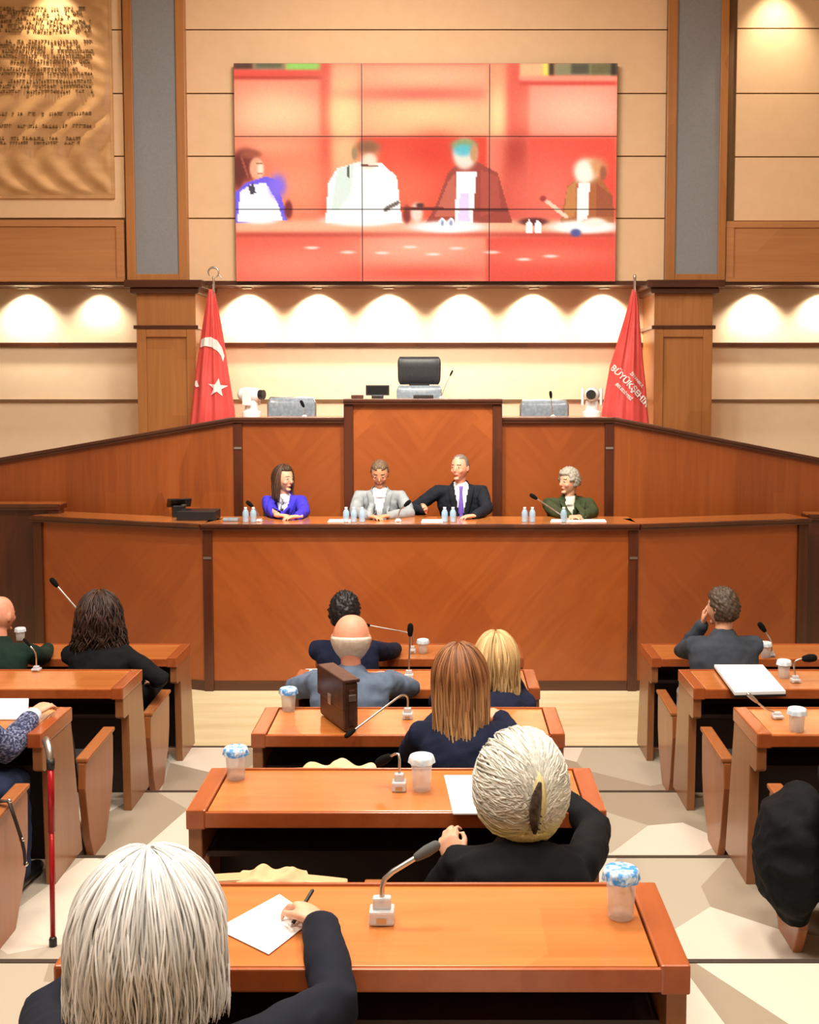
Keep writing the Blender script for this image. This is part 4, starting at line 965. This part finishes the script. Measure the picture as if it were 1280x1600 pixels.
    if face:
        for p_ in me.polygons:
            q = Hi @ p_.center
            if q.y > .086 and abs(q.x) < .021 and -.0625 < q.z < -.050: p_.material_index = 1
            elif q.y > .06 and .014 < abs(q.x) < .046 and .026 < q.z < .035: p_.material_index = 2
        for s in (-1, 1):
            e = MB().ell(H @ Vector((s*.031, .078, .010)), (.013, .010, .0065), E3, 12, 8); e.cur = 1; e.ell(H @ Vector((s*.031, .0865, .010)), (.0055, .003, .0055), E3, 10, 6)
            e.build('eye', [M['eyewhite'], M['iris']], r, smooth=True)
    # garment over torso and arms
    g = MB(); torso(g, .018, topw)
    for s in (-1, 1):
        S, E_, T = P3[s]; W_ = T.lerp(E_, .06) if sleeve > .95 else E_.lerp(T, sleeve)
        g.tube([nb+Vector((s*.05, -.005, -.045)), S+Vector((0, 0, .012)), (S+E_)/2, E_, E_.lerp(W_, .5), W_], [v*armr for v in (.055, .066, .062, .054, .049, .042)], 14)
    cut = None
    if openv:
        zt, zb_, wd = openv                                       # V opening: full width at neck, closing at zb_ (fraction along torso)
        zN, zB_ = nb.z+.03, k(zb_).z
        def cut(c, n): 
            if n.y < .1 or c.y < k(min(1, max(0, (c.z-pel.z)/(nb.z-pel.z)))).y: return False
            t = (c.z-zB_)/(zN-zB_); return t > 0 and abs(c.x-nb.x*0-(k(.8).x)) < wd*t
    gm = remesh(g, .011, 3, .0045, 8, seed=len(label), cut=cut); go = place(gm, 'jacket' if openv else 'top', top, r)
    if openv:
        so = go.modifiers.new('thickness', 'SOLIDIFY'); so.thickness = .004; so.offset = -1
        sb = MB(); torso(sb, .008, topw); sb.tube([nb+Vector((0, .002, -.04)), nb+Vector((0, .006, .022))], [.078, .068], 20, round_=False); place(remesh(sb, .010, 2), 'shirt', shirt, r)
        # lapels laid on the garment either side of the opening
        bv = BVHTree.FromPolygons([v.co.copy() for v in gm.vertices], [tuple(p_.vertices) for p_ in gm.polygons])
        for s in (-1, 1):
            pts = []; nn = 14; cx_ = k(.8).x
            for i in range(nn+1):
                t = i/nn; z = zB_+(zN-.03-zB_)*t; x0 = cx_+s*(wd*t+.004); wl_ = .012+.04*math.sin(min(1, t*1.25)*PI*.62); row = []
                for j in range(4):
                    x = x0+s*wl_*j/3; h_ = bv.ray_cast(Vector((x, 1.2, z)), Vector((0, -1, 0))); y = h_[0].y if h_[0] else (pts[-1][j].y if pts else .1); row.append(Vector((x, y+.006, z)))
                pts.append(row)
            MB().rings(pts, cap=False, close=False).build('lapel', top, go, smooth=True, fix=False).modifiers.new('t', 'SOLIDIFY').thickness = .004
    elif collar:
        g2 = MB(); g2.tube([nb+Vector((0, -.002, -.02)), nb+Vector((0, .0, .03))], [.086, .070], 20, round_=False); place(remesh(g2, .008, 2), 'collar', collar, r)
    if legs:
        g = MB()
        for s in (-1, 1): g.tube([Vector((s*.085, -.03, .54)), Vector((s*.10+legsdx, .20, .54)), Vector((s*.115+legsdx, .41, .52)), Vector((s*.115+legsdx, .43, .28)), Vector((s*.115+legsdx, .41, .09))], [.090, .083, .068, .060, .056], 12)
        place(remesh(g, .013, 3, .004, 8), 'trousers', trouser or M['cl_black'], r)
        if shoe:
            for s in (-1, 1): MB().tube([(s*.115+legsdx, .37, .045), (s*.118+legsdx, .45, .045), (s*.125+legsdx, .56, .036), (s*.127+legsdx, .62, .03)], [(.040, .042), (.044, .042), (.046, .034), (.034, .026)], 14, flat=(1, 0, 0)).build('shoe', M['shoe'], r, smooth=True)
    return r, H, nb, P3, k
C = {}
for n_, c in dict(black=(16, 17, 20), navy=(22, 28, 52), bluegrey=(96, 110, 132), charcoal=(62, 68, 78), darkgreen=(24, 44, 36), olive=(62, 72, 46), royal=(66, 56, 205), greyjk=(146, 152, 156), blackjk=(26, 30, 38), white=(232, 232, 240), cream=(226, 226, 212), jeans=(38, 48, 74), darkblue=(28, 34, 58), darknavy=(24, 28, 40), lilac=(122, 92, 190), palegrey=(168, 172, 184)).items():
    M['cl_'+n_] = cloth('cloth_'+n_, s2l(c))
M['shoe'] = mat('black_shoe_leather', (.015, .014, .014), .35)
M['cl_knit'] = noisy('speckled_navy_knit', s2l((40, 46, 78)), s2l((150, 156, 190)), (70, 70, 120), .95, .5, contrast=(.45, .7))
M['cl_scarf'] = noisy('black_white_print_scarf', s2l((30, 30, 40)), s2l((235, 235, 240)), (45, 45, 30), .8, .2, contrast=(.42, .55))
def simple_hair(parent, H, c1, c2, t, line, seed=1, rough=.006, name='hair'):
    mb = MB(); cols = []; cap(mb, cols, H, s2l(c1), s2l(c2), t, line, random.Random(seed), rough); return build_hair(mb, cols, parent, name)
def man_line(d, hl=.50, nape=-.50):
    x, y, z = d
    if y > .25: return z-hl-.15*(abs(x) < .25)                       # forehead
    if y > -.05: return z-(.02 if abs(x) > .5 else hl)-.3*max(0, y-.0)
    return z-nape
def front_patch(r, H_unused, name, m, pts_fn, nt, ns, base, thick=.004):
    pass
# ---------------------------------------------------------------- the four speakers (facing the hall)
PY = YB_+.80
def hp(px, py, Y): return at(px, py, Y)
def tb(px, py, dz_=.03): 
    p = atz(px, py, ZB); p.z += dz_; p.y = max(p.y, YB_+.10); return p
def L3(v): return Vector(v)
def tie(r, k, nb, m, w0=.028, z1=.30, y=.0):
    # hangs over the shirt front
    sh = [c for c in r.children if c.name.startswith('shirt')][0]; bv = BVHTree.FromPolygons([v.co.copy() for v in sh.data.vertices], [tuple(p_.vertices) for p_ in sh.data.polygons])
    rows_ = []; cx_ = k(.85).x
    for i in range(17):
        t = i/16; z = nb.z+.012-t*z1; w_ = (.020-.008*min(1, t*8)) if t < .13 else .012+(w0-.012)*min(1, (t-.13)*1.6); row = []
        for j in range(5):
            x = cx_+w_*(j/2-1); h_ = bv.ray_cast(Vector((x, 1.2, z)), Vector((0, -1, 0))); yy = h_[0].y if h_[0] else .12; row.append(Vector((x, yy+.010-.003*abs(j-2), z)))
        rows_.append(row)
    o = MB().rings(rows_, cap=False, close=False).build('tie', m, r, smooth=True, fix=False); o.modifiers.new('t', 'SOLIDIFY').thickness = .006; return o
def panel_chair(label, x, y, w=.5):
    office_chair(label, 0, 0, y, 0, w, False)
def wline(a, b_): return lambda d: (d[2]-a) if d[1] > .15 else (d[2]-b_)
# 1 woman in blue jacket looking to the right
hd = hp(443, 748, PY); X1 = at(440, 760, PY).x
r, H, nb, P3, k = person('person in bright blue jacket and patterned scarf with shoulder-length brown hair', (X1, PY+.04), ZP, PI, hd, yaw=R(52), pitch=R(-4), skin='skin', top=M['cl_royal'], openv=(1, .30, .075), shirt=M['cl_white'], trouser=M['cl_black'],
    hands={-1: tb(466, 812), 1: tb(438, 813)}, palms={-1: ((.9, .5, 0), (0, 0, 1)), 1: ((-.9, .5, 0), (0, 0, 1))}, elbow={-1: (-1, 0, -.35), 1: (1, 0, -.35)}, vox=.006, topw=1.0, sh=.16, headscale=1.06)
mb = MB(); cols = []; rng = random.Random(2); hc_ = lambda rng_, st: hexf(rng_, s2l((52, 34, 26)), s2l((104, 76, 58))) if st is None else st[0]
cap(mb, cols, H, s2l((44, 28, 22)), s2l((84, 60, 46)), .014, lambda d: d[2]-.62 if d[1] > .30 else d[2]+.55, rng)
strands(mb, cols, H, hc_, 260, .020, -.20, rng, wave=.008, front=.75, rad=.006, dropy=.0); build_hair(mb, cols, r)
sc_ = tie(r, k, nb, M['cl_scarf'], .035, .26); sc_.name = 'scarf'
# 2 man in light grey suit looking down
hd = hp(594, 737, PY); X2 = at(592, 760, PY).x
r, H, nb, P3, k = person('person in light grey suit and pale shirt looking down at the counter', (X2, PY+.02), ZP, PI, hd+Vector((0, -.05, -.01)), pitch=R(-26), skin='skin2', top=M['cl_greyjk'], openv=(1, .25, .07), shirt=M['cl_white'],
    hands={-1: tb(608, 811), 1: tb(578, 812)}, palms={-1: ((.8, .6, 0), (0, 0, 1)), 1: ((-.8, .6, 0), (0, 0, 1))}, vox=.006, topw=1.22, elbow={-1: (-1, 0, -.35), 1: (1, 0, -.35)})
simple_hair(r, H, (88, 70, 54), (120, 98, 78), .008, lambda d: man_line(d, .52), 3)
simple_hair(r, H, (120, 84, 62), (140, 100, 76), .0015, lambda d: min(-d[2]-.42, d[1]-.1), 5, .001, 'beard')
# 3 man in black suit, lilac tie
hd = hp(719, 731, PY); X3 = at(728, 760, PY).x
r, H, nb, P3, k = person('person in black suit with white shirt and purple tie, speaking', (X3, PY+.02), ZP, PI, hd, yaw=R(-28), skin='skin3', top=M['cl_blackjk'], openv=(1, .22, .075), shirt=M['cl_white'],
    hands={-1: tb(742, 811), 1: tb(664, 806, .05)}, palms={-1: ((.9, .4, 0), (0, 0, 1)), 1: ((-.1, .9, .5), (-.8, 0, .5))}, curl={1: .7}, vox=.006, topw=1.3, elbow={1: (.9, -.2, -.5), -1: (-1, 0, -.5)})
simple_hair(r, H, (96, 84, 76), (140, 128, 118), .005, lambda d: man_line(d, .66, -.45), 7, .003)
tie(r, k, nb, M['cl_lilac'], .034, .42)
# 4 woman with short grey hair in olive jacket looking left
hd = hp(889, 752, PY); X4 = at(897, 765, PY).x
r, H, nb, P3, k = person('person with short grey hair in dark olive jacket leaning on one elbow', (X4, PY+.02), ZP, PI, hd+Vector((0, -.03, 0)), yaw=R(-55), pitch=R(-3), skin='skin', top=M['cl_olive'], openv=(1, .3, .05), shirt=M['cl_cream'],
    hands={-1: tb(908, 812), 1: tb(890, 813)}, palms={-1: ((.9, .4, 0), (0, 0, 1)), 1: ((-.9, .4, 0), (0, 0, 1))}, vox=.006, topw=1.2, sh=.165, elbow={-1: (-1, 0, -.1), 1: (1, 0, -.2)}, headscale=1.04)
simple_hair(r, H, (120, 116, 104), (196, 190, 176), .022, lambda d: (d[2]-.50 if d[1] > .5 else (d[2]-.0 if d[1] > .1 else d[2]+.42)), 9, .010)
for x_, lab in ((X1-.02, 'dark office chair behind the person in blue'), (X2, 'dark office chair behind the person in light grey'), (X3, 'dark office chair behind the person with the purple tie'), (X4, 'dark office chair behind the person in olive')):
    o = thing('office_chair', lab, 'chair', (x_, PY+.12, ZP), 0, 'office chairs of the speakers')
    MB().box((-.23, -.28, .40), (.23, .17, .455)).build('seat', M['leather_black'], o, .03); MB().box((-.21, .20, .50), (.21, .25, .80)).build('backrest', M['leather_black'], o, .03)
    MB().box((-.03, .17, .40), (.03, .22, .62)).build('bracket', M['black'], o, .008); MB().lathe([(.03, .03), (.03, .41)]).build('column', M['steel'], o); MB().lathe([(.24, 0), (.24, .02), (.05, .05)], n=20).build('base', M['black'], o)
# ---------------------------------------------------------------- the audience (facing the rostrum)
def seatY(k_): return BACK[k_]-.80
def dh(px, py, k_, lift=.035): 
    p = atz(px, py, dz(k_)); p.z += lift; p.y = max(p.y, BACK[k_]-.40+.04); return p
def desk_hands(x, k_, w_=.14, fwd=.16): return {s: Vector((x+s*w_, BACK[k_]-.40+fwd, dz(k_)+.028)) for s in (-1, 1)}
def side_hands(x, k_, tw=0): return {s: Vector((x+s*.10, seatY(k_)+.34, LV*k_+.62)) for s in (-1, 1)}
CC = AX+.015
# bald man, left edge
hd = hp(0, 962, 7.2)
r, H, nb, P3, k = person('person with bald head in dark green top at the left edge, front row', (CL-.36, seatY(0)), 0, 0, hd, yaw=R(-18), skin='skin3', top=M['cl_darkgreen'], hands=desk_hands(CL-.36, 0), vox=.007, topw=1.1, trouser=M['cl_black'])
# curly dark-haired woman
hd = hp(155, 966, 7.2)
r, H, nb, P3, k = person('person with long dark curly hair in black jacket at the front left desk', (CL+.36, seatY(0)), 0, 0, hd, yaw=R(12), top=M['cl_black'], hands={-1: desk_hands(CL+.36, 0)[-1], 1: Vector((CL+.36+.26, seatY(0)+.15, .66))}, topw=1.06, trouser=M['cl_black'], legsdx=.06, elbow={1: (1, -.3, -.5)})
mb = MB(); cols = []; rng = random.Random(5); dk = lambda rng_, st: hexf(rng_, s2l((34, 22, 20)), s2l((78, 56, 48))) if st is None else st[0]
cap(mb, cols, H, s2l((34, 22, 20)), s2l((66, 46, 40)), .035, lambda d: d[2]-.4 if d[1] > .5 else d[2]+.7, rng, .016, 20)
strands(mb, cols, H, dk, 420, .055, -.25, rng, wave=.022, wl=.022, front=.7, rad=.006, flare=.25, seg=22); build_hair(mb, cols, r)
# dark-haired man, first centre desk
hd = hp(539, 958, 7.2)
r, H, nb, P3, k = person('person with black hair in navy top at the desk nearest the rostrum', (CC-.36-.02, seatY(0)), 0, 0, hd, yaw=R(-6), top=M['cl_navy'], hands={-1: desk_hands(CC-.36, 0)[-1]+Vector((-.08, 0, 0)), 1: desk_hands(CC-.36, 0)[1]+Vector((.06, 0, 0))}, topw=1.05, elbow={-1: (-1, 0, -.3), 1: (1, 0, -.3)}, collar=M['cl_navy'])
simple_hair(r, H, (20, 18, 20), (44, 40, 42), .018, lambda d: man_line(d, .45, -.62), 4, .012)
# bald man, second centre desk
hd = hp(549, 998, 5.98)
r, H, nb, P3, k = person('person with bald crown and cropped white hair in blue-grey top', (CC-.36+.02, seatY(1)), LV, 0, hd, yaw=R(-4), pitch=R(-8), skin='skin3', top=M['cl_bluegrey'], hands=desk_hands(CC-.36, 1, .2), vox=.006, topw=1.12, elbow={-1: (-1, 0, -.3), 1: (1, 0, -.3)}, headscale=1.12, hw=1.2)
simple_hair(r, H, (214, 200, 184), (236, 226, 214), .007, lambda d: min(-d[1]+.15, .16-d[2], d[2]+.93), 6, .002)
# blonde woman, second centre desk
hd = hp(775, 1032, 5.98)
r, H, nb, P3, k = person('person with light blonde shoulder-length hair resting chin on hand', (CC+.36+.05, seatY(1)), LV, 0, hd, yaw=R(-8), top=M['cl_darkblue'], hands={1: hd+Vector((.085, .06, -.10)), -1: desk_hands(CC+.36, 1)[-1]}, palms={1: ((-.2, .1, 1), (.8, .2, 0)), -1: ((.3, 1, 0), (0, 0, 1))}, elbow={1: (.4, .6, -1), -1: (-1, 0, -.5)}, topw=.95)
mb = MB(); cols = []; rng = random.Random(8); bl = lambda rng_, st: hexf(rng_, s2l((172, 132, 82)), s2l((240, 208, 152)), .12) if st is None else st[0]
cap(mb, cols, H, s2l((190, 150, 98)), s2l((236, 204, 150)), .024, lambda d: d[2]-.4 if d[1] > .5 else d[2]+.7, rng, .008)
strands(mb, cols, H, bl, 420, .036, -.29, rng, wave=.010, wl=.04, front=.72, rad=.0055, flare=.05, seg=18); build_hair(mb, cols, r)
# long brown hair, third centre desk
hd = hp(719, 1062, 4.72)
r, H, nb, P3, k = person('person with very long straight brown hair and navy jacket at the briefcase desk', (CC+.30, seatY(2)), LV*2, 0, hd, yaw=R(-4), roll=R(-3), top=M['cl_navy'], hands=desk_hands(CC+.28, 2), topw=.98)
mb = MB(); cols = []; rng = random.Random(9)
def brn(rng_, st):
    if st is None: return (hexf(rng_, s2l((96, 56, 34)), s2l((160, 108, 66)), .1), rng_.random())
    (c0, q), f_ = st; g_ = s2l((222, 182, 124)); w_ = max(0, (f_-.42)*1.9)*q; return tuple(c0[i]*(1-w_)+g_[i]*w_ for i in range(3))
cap(mb, cols, H, s2l((104, 62, 38)), s2l((166, 116, 72)), .022, lambda d: d[2]-.4 if d[1] > .5 else d[2]+.7, rng, .006)
strands(mb, cols, H, brn, 620, .034, -.46, rng, wave=.008, wl=.05, front=.72, rad=.0045, spread=.10, seg=22, dropy=-.15); build_hair(mb, cols, r)
# silver hair with clip, fourth centre desk
hd = hp(812, 1230, 3.42)
r, H, nb, P3, k = person('person with silver-blonde hair twisted up in a clip, black top', (CC+.36+.03, seatY(3)), LV*3, 0, hd, yaw=R(10), top=M['cl_black'], hands={-1: at(712, 1352, 3.42), 1: desk_hands(CC+.36, 3)[1]}, palms={-1: ((-.25, .5, .6), (-.4, -.6, .3)), 1: ((0, 1, 0), (0, 0, 1))}, elbow={-1: (-.2, -.6, -1), 1: (1, -.1, -.3)}, vox=.006, topw=1.12, curl={-1: 1.0})
mb = MB(); cols = []; rng = random.Random(11); TT = .046
def bun_line(d): return d[2]-.45 if d[1] > .5 else d[2]+.55
cap(mb, cols, H, s2l((196, 194, 176)), s2l((228, 226, 210)), TT-.001, bun_line, rng, .003)
def surf(d, t): return headpt(d, t)
Hinv_ = H.inverted()
for i_, v in enumerate(mb.v):
    yel = max(0, min(1, (-(Hinv_ @ Vector(v)).z-.034)*14)); cols[i_] = tuple(cols[i_][j]*(1-yel)+s2l((222, 208, 140))[j]*yel for j in range(3))
for i in range(900):
    side = rng.choice((-1, 1)); th = rng.uniform(.03, 2.15); az = rng.uniform(-.75, .15)*PI
    d0 = Vector((math.sin(th)*math.cos(az), math.sin(th)*math.sin(az)+.12, math.cos(th))).normalized()
    if rng.random() < .5: d0 = Vector((side*math.sin(th*.8), rng.uniform(-.3, .55), math.cos(th*.8))).normalized()
    if bun_line(d0) < .02: continue
    zt = rng.uniform(-.42, .34); e_ = Vector((.10+rng.uniform(-.05, .05)+.12*zt, -.93, zt+.18*d0.z)).normalized()
    pts = []
    for q in range(13):
        f_ = q/12; d = d0.lerp(e_, f_); sag = math.sin(PI*f_)*.10; d.z -= sag*(1 if d0.z < .6 else .2); d.normalize(); pts.append(H @ headpt(d, TT+rng.uniform(-.001, .003)+.014*math.sin(PI*f_*.9)+.012*f_))
    c0 = hexf(rng, s2l((170, 172, 160)), s2l((244, 242, 232)), .06); c1 = s2l((230, 218, 148)); jj = rng.uniform(-.15, .15); n0 = len(mb.v)
    mb.tube(pts, [.0016+.0024*math.sin(PI*min(1, q/12*1.05+.02)) for q in range(13)], 5, round_=False)
    for v in mb.v[n0:]:
        yel = max(0, min(1, (-(Hinv_ @ Vector(v)).z-.034)*14+jj)); cols.append(tuple(c0[j]*(1-yel)+c1[j]*yel for j in range(3)))
for i in range(70):                                            # twisted upright roll at the back
    ph = 2*PI*i/70; pts = []
    for q in range(15):
        f_ = q/14; z = .62-1.15*f_; tw = ph+f_*2.2; rr_ = .020*math.sin(PI*min(1, f_*.9+.08)); d = Vector((.14-.10*f_, -.95, z)).normalized(); c_ = headpt(d, TT+.016)
        pts.append(H @ (c_+Vector((math.cos(tw)*rr_, -abs(math.sin(tw))*rr_, 0))))
    n0 = len(mb.v); mb.tube(pts, .0034, 5, round_=False); c0 = hexf(rng, s2l((206, 192, 128)), s2l((238, 228, 176)), .08); cols += [c0]*(len(mb.v)-n0)
for i in range(160):                                           # yellow lower hair folded up from the nape
    a0 = rng.uniform(-1, 1); pts = []
    for q in range(9):
        f_ = q/8; d = Vector((a0*(1-.75*f_)+.05, -.72-.2*f_, -.60+.10*f_-.12*math.sin(PI*f_)+rng.uniform(-.05, .03))).normalized(); pts.append(H @ headpt(d, TT+.013+.012*f_))
    n0 = len(mb.v); mb.tube(pts, .0050, 5, round_=False); c0 = hexf(rng, s2l((214, 200, 128)), s2l((242, 232, 170)), .08); cols += [c0]*(len(mb.v)-n0)
ho = build_hair(mb, cols, r)
mbc = MB(); P_ = lambda z, x=.0: H @ (headpt(Vector((x, -.95, z)).normalized(), TT+.036))
mbc.tube([P_(.36, .10), P_(.18, .035), P_(0, -.005), P_(-.2, .0), P_(-.38, .03)], [(.006, .004), (.015, .007), (.018, .008), (.014, .007), (.006, .004)], 12)
for i in range(6): mbc.tube([P_(.26-.11*i, .01), P_(.24-.11*i, .085), P_(.22-.11*i, .12)], [.0035, .003, .002], 6)
M['clip'] = noisy('tortoiseshell_clip', (.03, .018, .012), (.10, .07, .06), (60, 60, 60), .25); mbc.build('hair_clip', M['clip'], r, smooth=True)
# white-haired person in the foreground
hd = hp(231, 1460, 2.10)
r, H, nb, P3, k = person('person with full white hair in the foreground, writing at the nearest desk', (CC-.36-.04, seatY(4)), LV*4, 0, hd, yaw=R(5), pitch=R(-6), top=M['cl_darknavy'], collar=M['cl_darknavy'],
    hands={1: dh(500, 1462, 4, .03), -1: dh(250, 1500, 4, .03)}, palms={1: ((-.45, .8, .02), (.45, .2, .9)), -1: ((.6, .8, 0), (0, 0, 1))}, elbow={1: (1, -.2, -.3), -1: (-1, -.1, -.4)}, vox=.005, curl={1: .95, -1: .4}, topw=1.02)
WH = P3[1][2]
mb = MB(); cols = []; rng = random.Random(13); wh = lambda rng_, st: hexf(rng_, s2l((198, 198, 194)), s2l((252, 252, 252)), .05) if st is None else st[0]
H = H @ Matrix.Diagonal((1, 1, .90, 1))
cap(mb, cols, H, s2l((222, 222, 218)), s2l((244, 244, 242)), .047, lambda d: d[2]-.4 if d[1] > .5 else d[2]+.62, rng, .009)
strands(mb, cols, H, wh, 1500, .056, -.15, rng, wave=.014, wl=.045, front=.6, rad=.0024, flare=.0, seg=18, start=(0, 0)); build_hair(mb, cols, r)
inv = r.matrix_world
pw = Vector((r.location.x, r.location.y, r.location.z))+WH
pn0 = pw+Vector((-.045, .085, .0)); tip = at(452, 1446, pn0.y+.05)
pen = thing('pen', 'dark slim pen in the writing hand on the nearest desk', 'pen', (pn0.x, pn0.y, dz(4)+.002))
A_ = Vector((0, 0, .004)); a1 = at(488, 1392, pn0.y+.02)-pen.location
A_ = Vector(atz(455, 1447, dz(4)+.004))-pen.location
MB().tube([A_+(a1-A_)*.10, a1], .0048, 10).build('barrel', M['pen'] if 'pen' in M else M['black'], pen, smooth=True); MB().tube([A_, A_+(a1-A_)*.1], [.0012, .0045], 10, round_=False).build('nib', M['steel'], pen, smooth=True)
# man in dark grey, front right desk, hand at chin
hd = hp(1129, 951, 7.2)
r, H, nb, P3, k = person('person with short dark hair in dark grey jacket, hand at the chin', (CR-.36+.02, seatY(0)), 0, 0, hd, yaw=R(35), top=M['cl_charcoal'], collar=M['cl_charcoal'], hands={-1: at(1099, 975, 7.32), 1: desk_hands(CR-.36, 0)[1]}, palms={-1: ((.15, .1, 1), (-.6, .3, 0)), 1: ((0, 1, 0), (0, 0, 1))},
    elbow={-1: (-.6, .2, -1), 1: (.8, 0, -.5)}, vox=.006, topw=1.2, trouser=M['cl_palegrey'], curl={-1: .8})
simple_hair(r, H, (46, 38, 32), (104, 86, 70), .016, lambda d: man_line(d, .45, -.60), 14, .012)
# person at the nearest left desk, arm reaching into the picture
hx = CL+.36-.10
r, H, nb, P3, k = person('person at the left edge in speckled navy knit with white cuff, hand on desk', (hx, seatY(2)+.06), LV*2, 0, (hx-.02, seatY(2)+.20, LV*2+1.13), yaw=R(-10), top=M['cl_knit'], hands={1: dh(56, 1128, 2, .045), -1: desk_hands(hx, 2)[-1]},
    palms={1: ((.25, 1, .15), (0, -.2, 1)), -1: ((0, 1, 0), (0, 0, 1))}, elbow={1: (.4, -.5, -1), -1: (-1, 0, -.5)}, armr=1.2, vox=.006, trouser=M['cl_jeans'], legsdx=.17, curl={1: .7}, sleeve=.72)
S, E_, T = P3[1]; MB().tube([E_.lerp(T, .66), E_.lerp(T, .96)], [.044, .036], 16, round_=False).build('white_cuff', M['cl_white'], r, smooth=True)
simple_hair(r, H, (60, 50, 44), (100, 86, 74), .02, lambda d: man_line(d, .45, -.55), 15, .01)
# ================================================================== LOOSE THINGS
# red walking cane leaning on the nearest left desk
ct = at(78, 1166, 4.75); cb = at(84, 1480, 4.60); cb.z = LV*3 if cb.y < EDGE[3] else LV*2
cb = atz(83, 1478, LV*2); cb.y = min(cb.y, 4.9)
M['redpaint'] = mat('red_anodised_tube', s2l((170, 26, 34)), .25, .3)
cn = thing('walking_cane', 'red walking cane with grey handle standing by the nearest left desk', 'cane', cb)
top_ = at(79, 1180, cb.y+.0)-cb
MB().tube([(0, 0, .03), top_*.62], .0105, 12, round_=False).build('lower_tube', M['redpaint'], cn, smooth=True); MB().tube([top_*.60, top_*.94], .0135, 12, round_=False).build('upper_tube', M['redpaint'], cn, smooth=True)
MB().tube([top_*.93, top_*.98], .017, 12, round_=False).build('grip_collar', M['black'], cn, smooth=True); MB().tube([top_*.97, top_+Vector((-.01, .01, .03)), top_+Vector((-.035, .05, .045)), top_+Vector((-.05, .10, .035))], [.014, .016, .016, .012], 12).build('handle', M['steel'], cn, smooth=True)
MB().lathe([(.016, 0), (.016, .03), (.011, .04)]).build('rubber_tip', M['black'], cn, smooth=True)
# shoulder bag strap over the chair side
st = [at(-30, 1252, 4.66), at(0, 1252, 4.62), at(14, 1252, 4.60), at(22, 1275, 4.60), at(34, 1312, 4.60), at(38, 1330, 4.60), at(40, 1350, 4.60)]
M['strap'] = mat('dark_strap_leather', (.02, .012, .01), .5)
bg = thing('shoulder_bag', 'dark shoulder bag strap with metal rings over the left edge chair', 'bag', st[2])
lo = [p-st[2] for p in st]; MB().tube(lo, [(.012, .006)]*7, 8, flat=(0, 1, 0)).build('strap', M['strap'], bg, smooth=True)
for i in (2, 4, 6): MB().ell(lo[i], (.011, .008, .011)).build('metal_ring', M['chrome'], bg, smooth=True)
MB().box((-.30, -.12, -.45), (-.10, .02, -.22)).build('pouch', M['strap'], bg, .03)
# black coat over the chair at the lower right
cx_, cy_, cz_ = CR-.36, BACK[2]-.76, LV*2
coat = MB(); e0 = at(1236, 1335, 4.62)
coat.tube([(1.46, 4.50, cz_+.63), (1.41, 4.50, cz_+.56), (1.395, 4.50, cz_+.40), (1.40, 4.50, cz_+.27), (1.42, 4.50, cz_+.19)], [(.06, .16), (.10, .21), (.125, .23), (.11, .21), (.06, .12)], 24, flat=(1, 0, 0))
coat.tube([(cx_-.22, cy_-.28, cz_+.78), (cx_+.22, cy_-.28, cz_+.78)], [.06, .06], 14); coat.tube([(cx_, cy_-.32, cz_+.76), (cx_, cy_-.34, cz_+.5), (cx_, cy_-.33, cz_+.3)], [(.24, .05), (.26, .05), (.24, .04)], 24, flat=(1, 0, 0))
me = remesh(coat, .011, 4, .010, 7); ov = place(me, 'coat', M['cl_black'], None)
tag(ov, 'black padded coat draped over the chair at the lower right edge', 'coat')
# cream scarf over the chair behind the briefcase, beige folder shapes on the next chair
def drape(name, label, cat, c, w_, d_, hgt, m, seed):
    c = Vector(c); nx_, ny_ = 40, 18; vs = []; fs = []
    for s_ in (0, 1):
        for j in range(ny_+1):
            for i in range(nx_+1):
                u, v = i/nx_*2-1, j/ny_*2-1; e = (1-u*u)**.5*(1-v*v)**.35
                z = hgt*e*(.55+.5*noise.noise(Vector((u*2.2+seed, v*1.2, 1)))+.25*math.sin(u*7+seed)) if s_ == 0 else -.006*e
                vs.append((u*w_*(1-.1*v*v), v*d_, max(z, -.006 if s_ else 0)))
    n1 = (nx_+1)*(ny_+1)
    for s_ in (0, 1):
        for j in range(ny_):
            for i in range(nx_): a = s_*n1+j*(nx_+1)+i; q_ = (a, a+1, a+nx_+2, a+nx_+1); fs.append(q_ if s_ == 0 else tuple(reversed(q_)))
    o = MB().add(vs, fs).build(name, m, None, smooth=True); o.location = c; return tag(o, label, cat)
M['creamcloth'] = noisy('cream_wool', s2l((206, 186, 136)), s2l((224, 208, 168)), (12, 12, 12), .9, .3)
M['beigecloth'] = noisy('pale_beige_canvas', s2l((214, 170, 126)), s2l((222, 182, 138)), (5, 5, 5), .8, .2)
q = at(530, 1196, BACK[2]-.40-.36-.28)
drape('scarf', 'cream scarf heaped on the chair behind the third centre desk', 'scarf', (q.x, BACK[2]-.76-.27, LV*2+.80), .150, .05, .065, M['creamcloth'], 1.3)
q = at(425, 1380, BACK[3]-1.03)
drape('folded_cloth', 'pale beige cloth folded on the chair just beyond the nearest desk', 'cloth', (q.x, BACK[3]-.76-.27, LV*3+.80), .10, .05, .035, M['beigecloth'], 4.1)
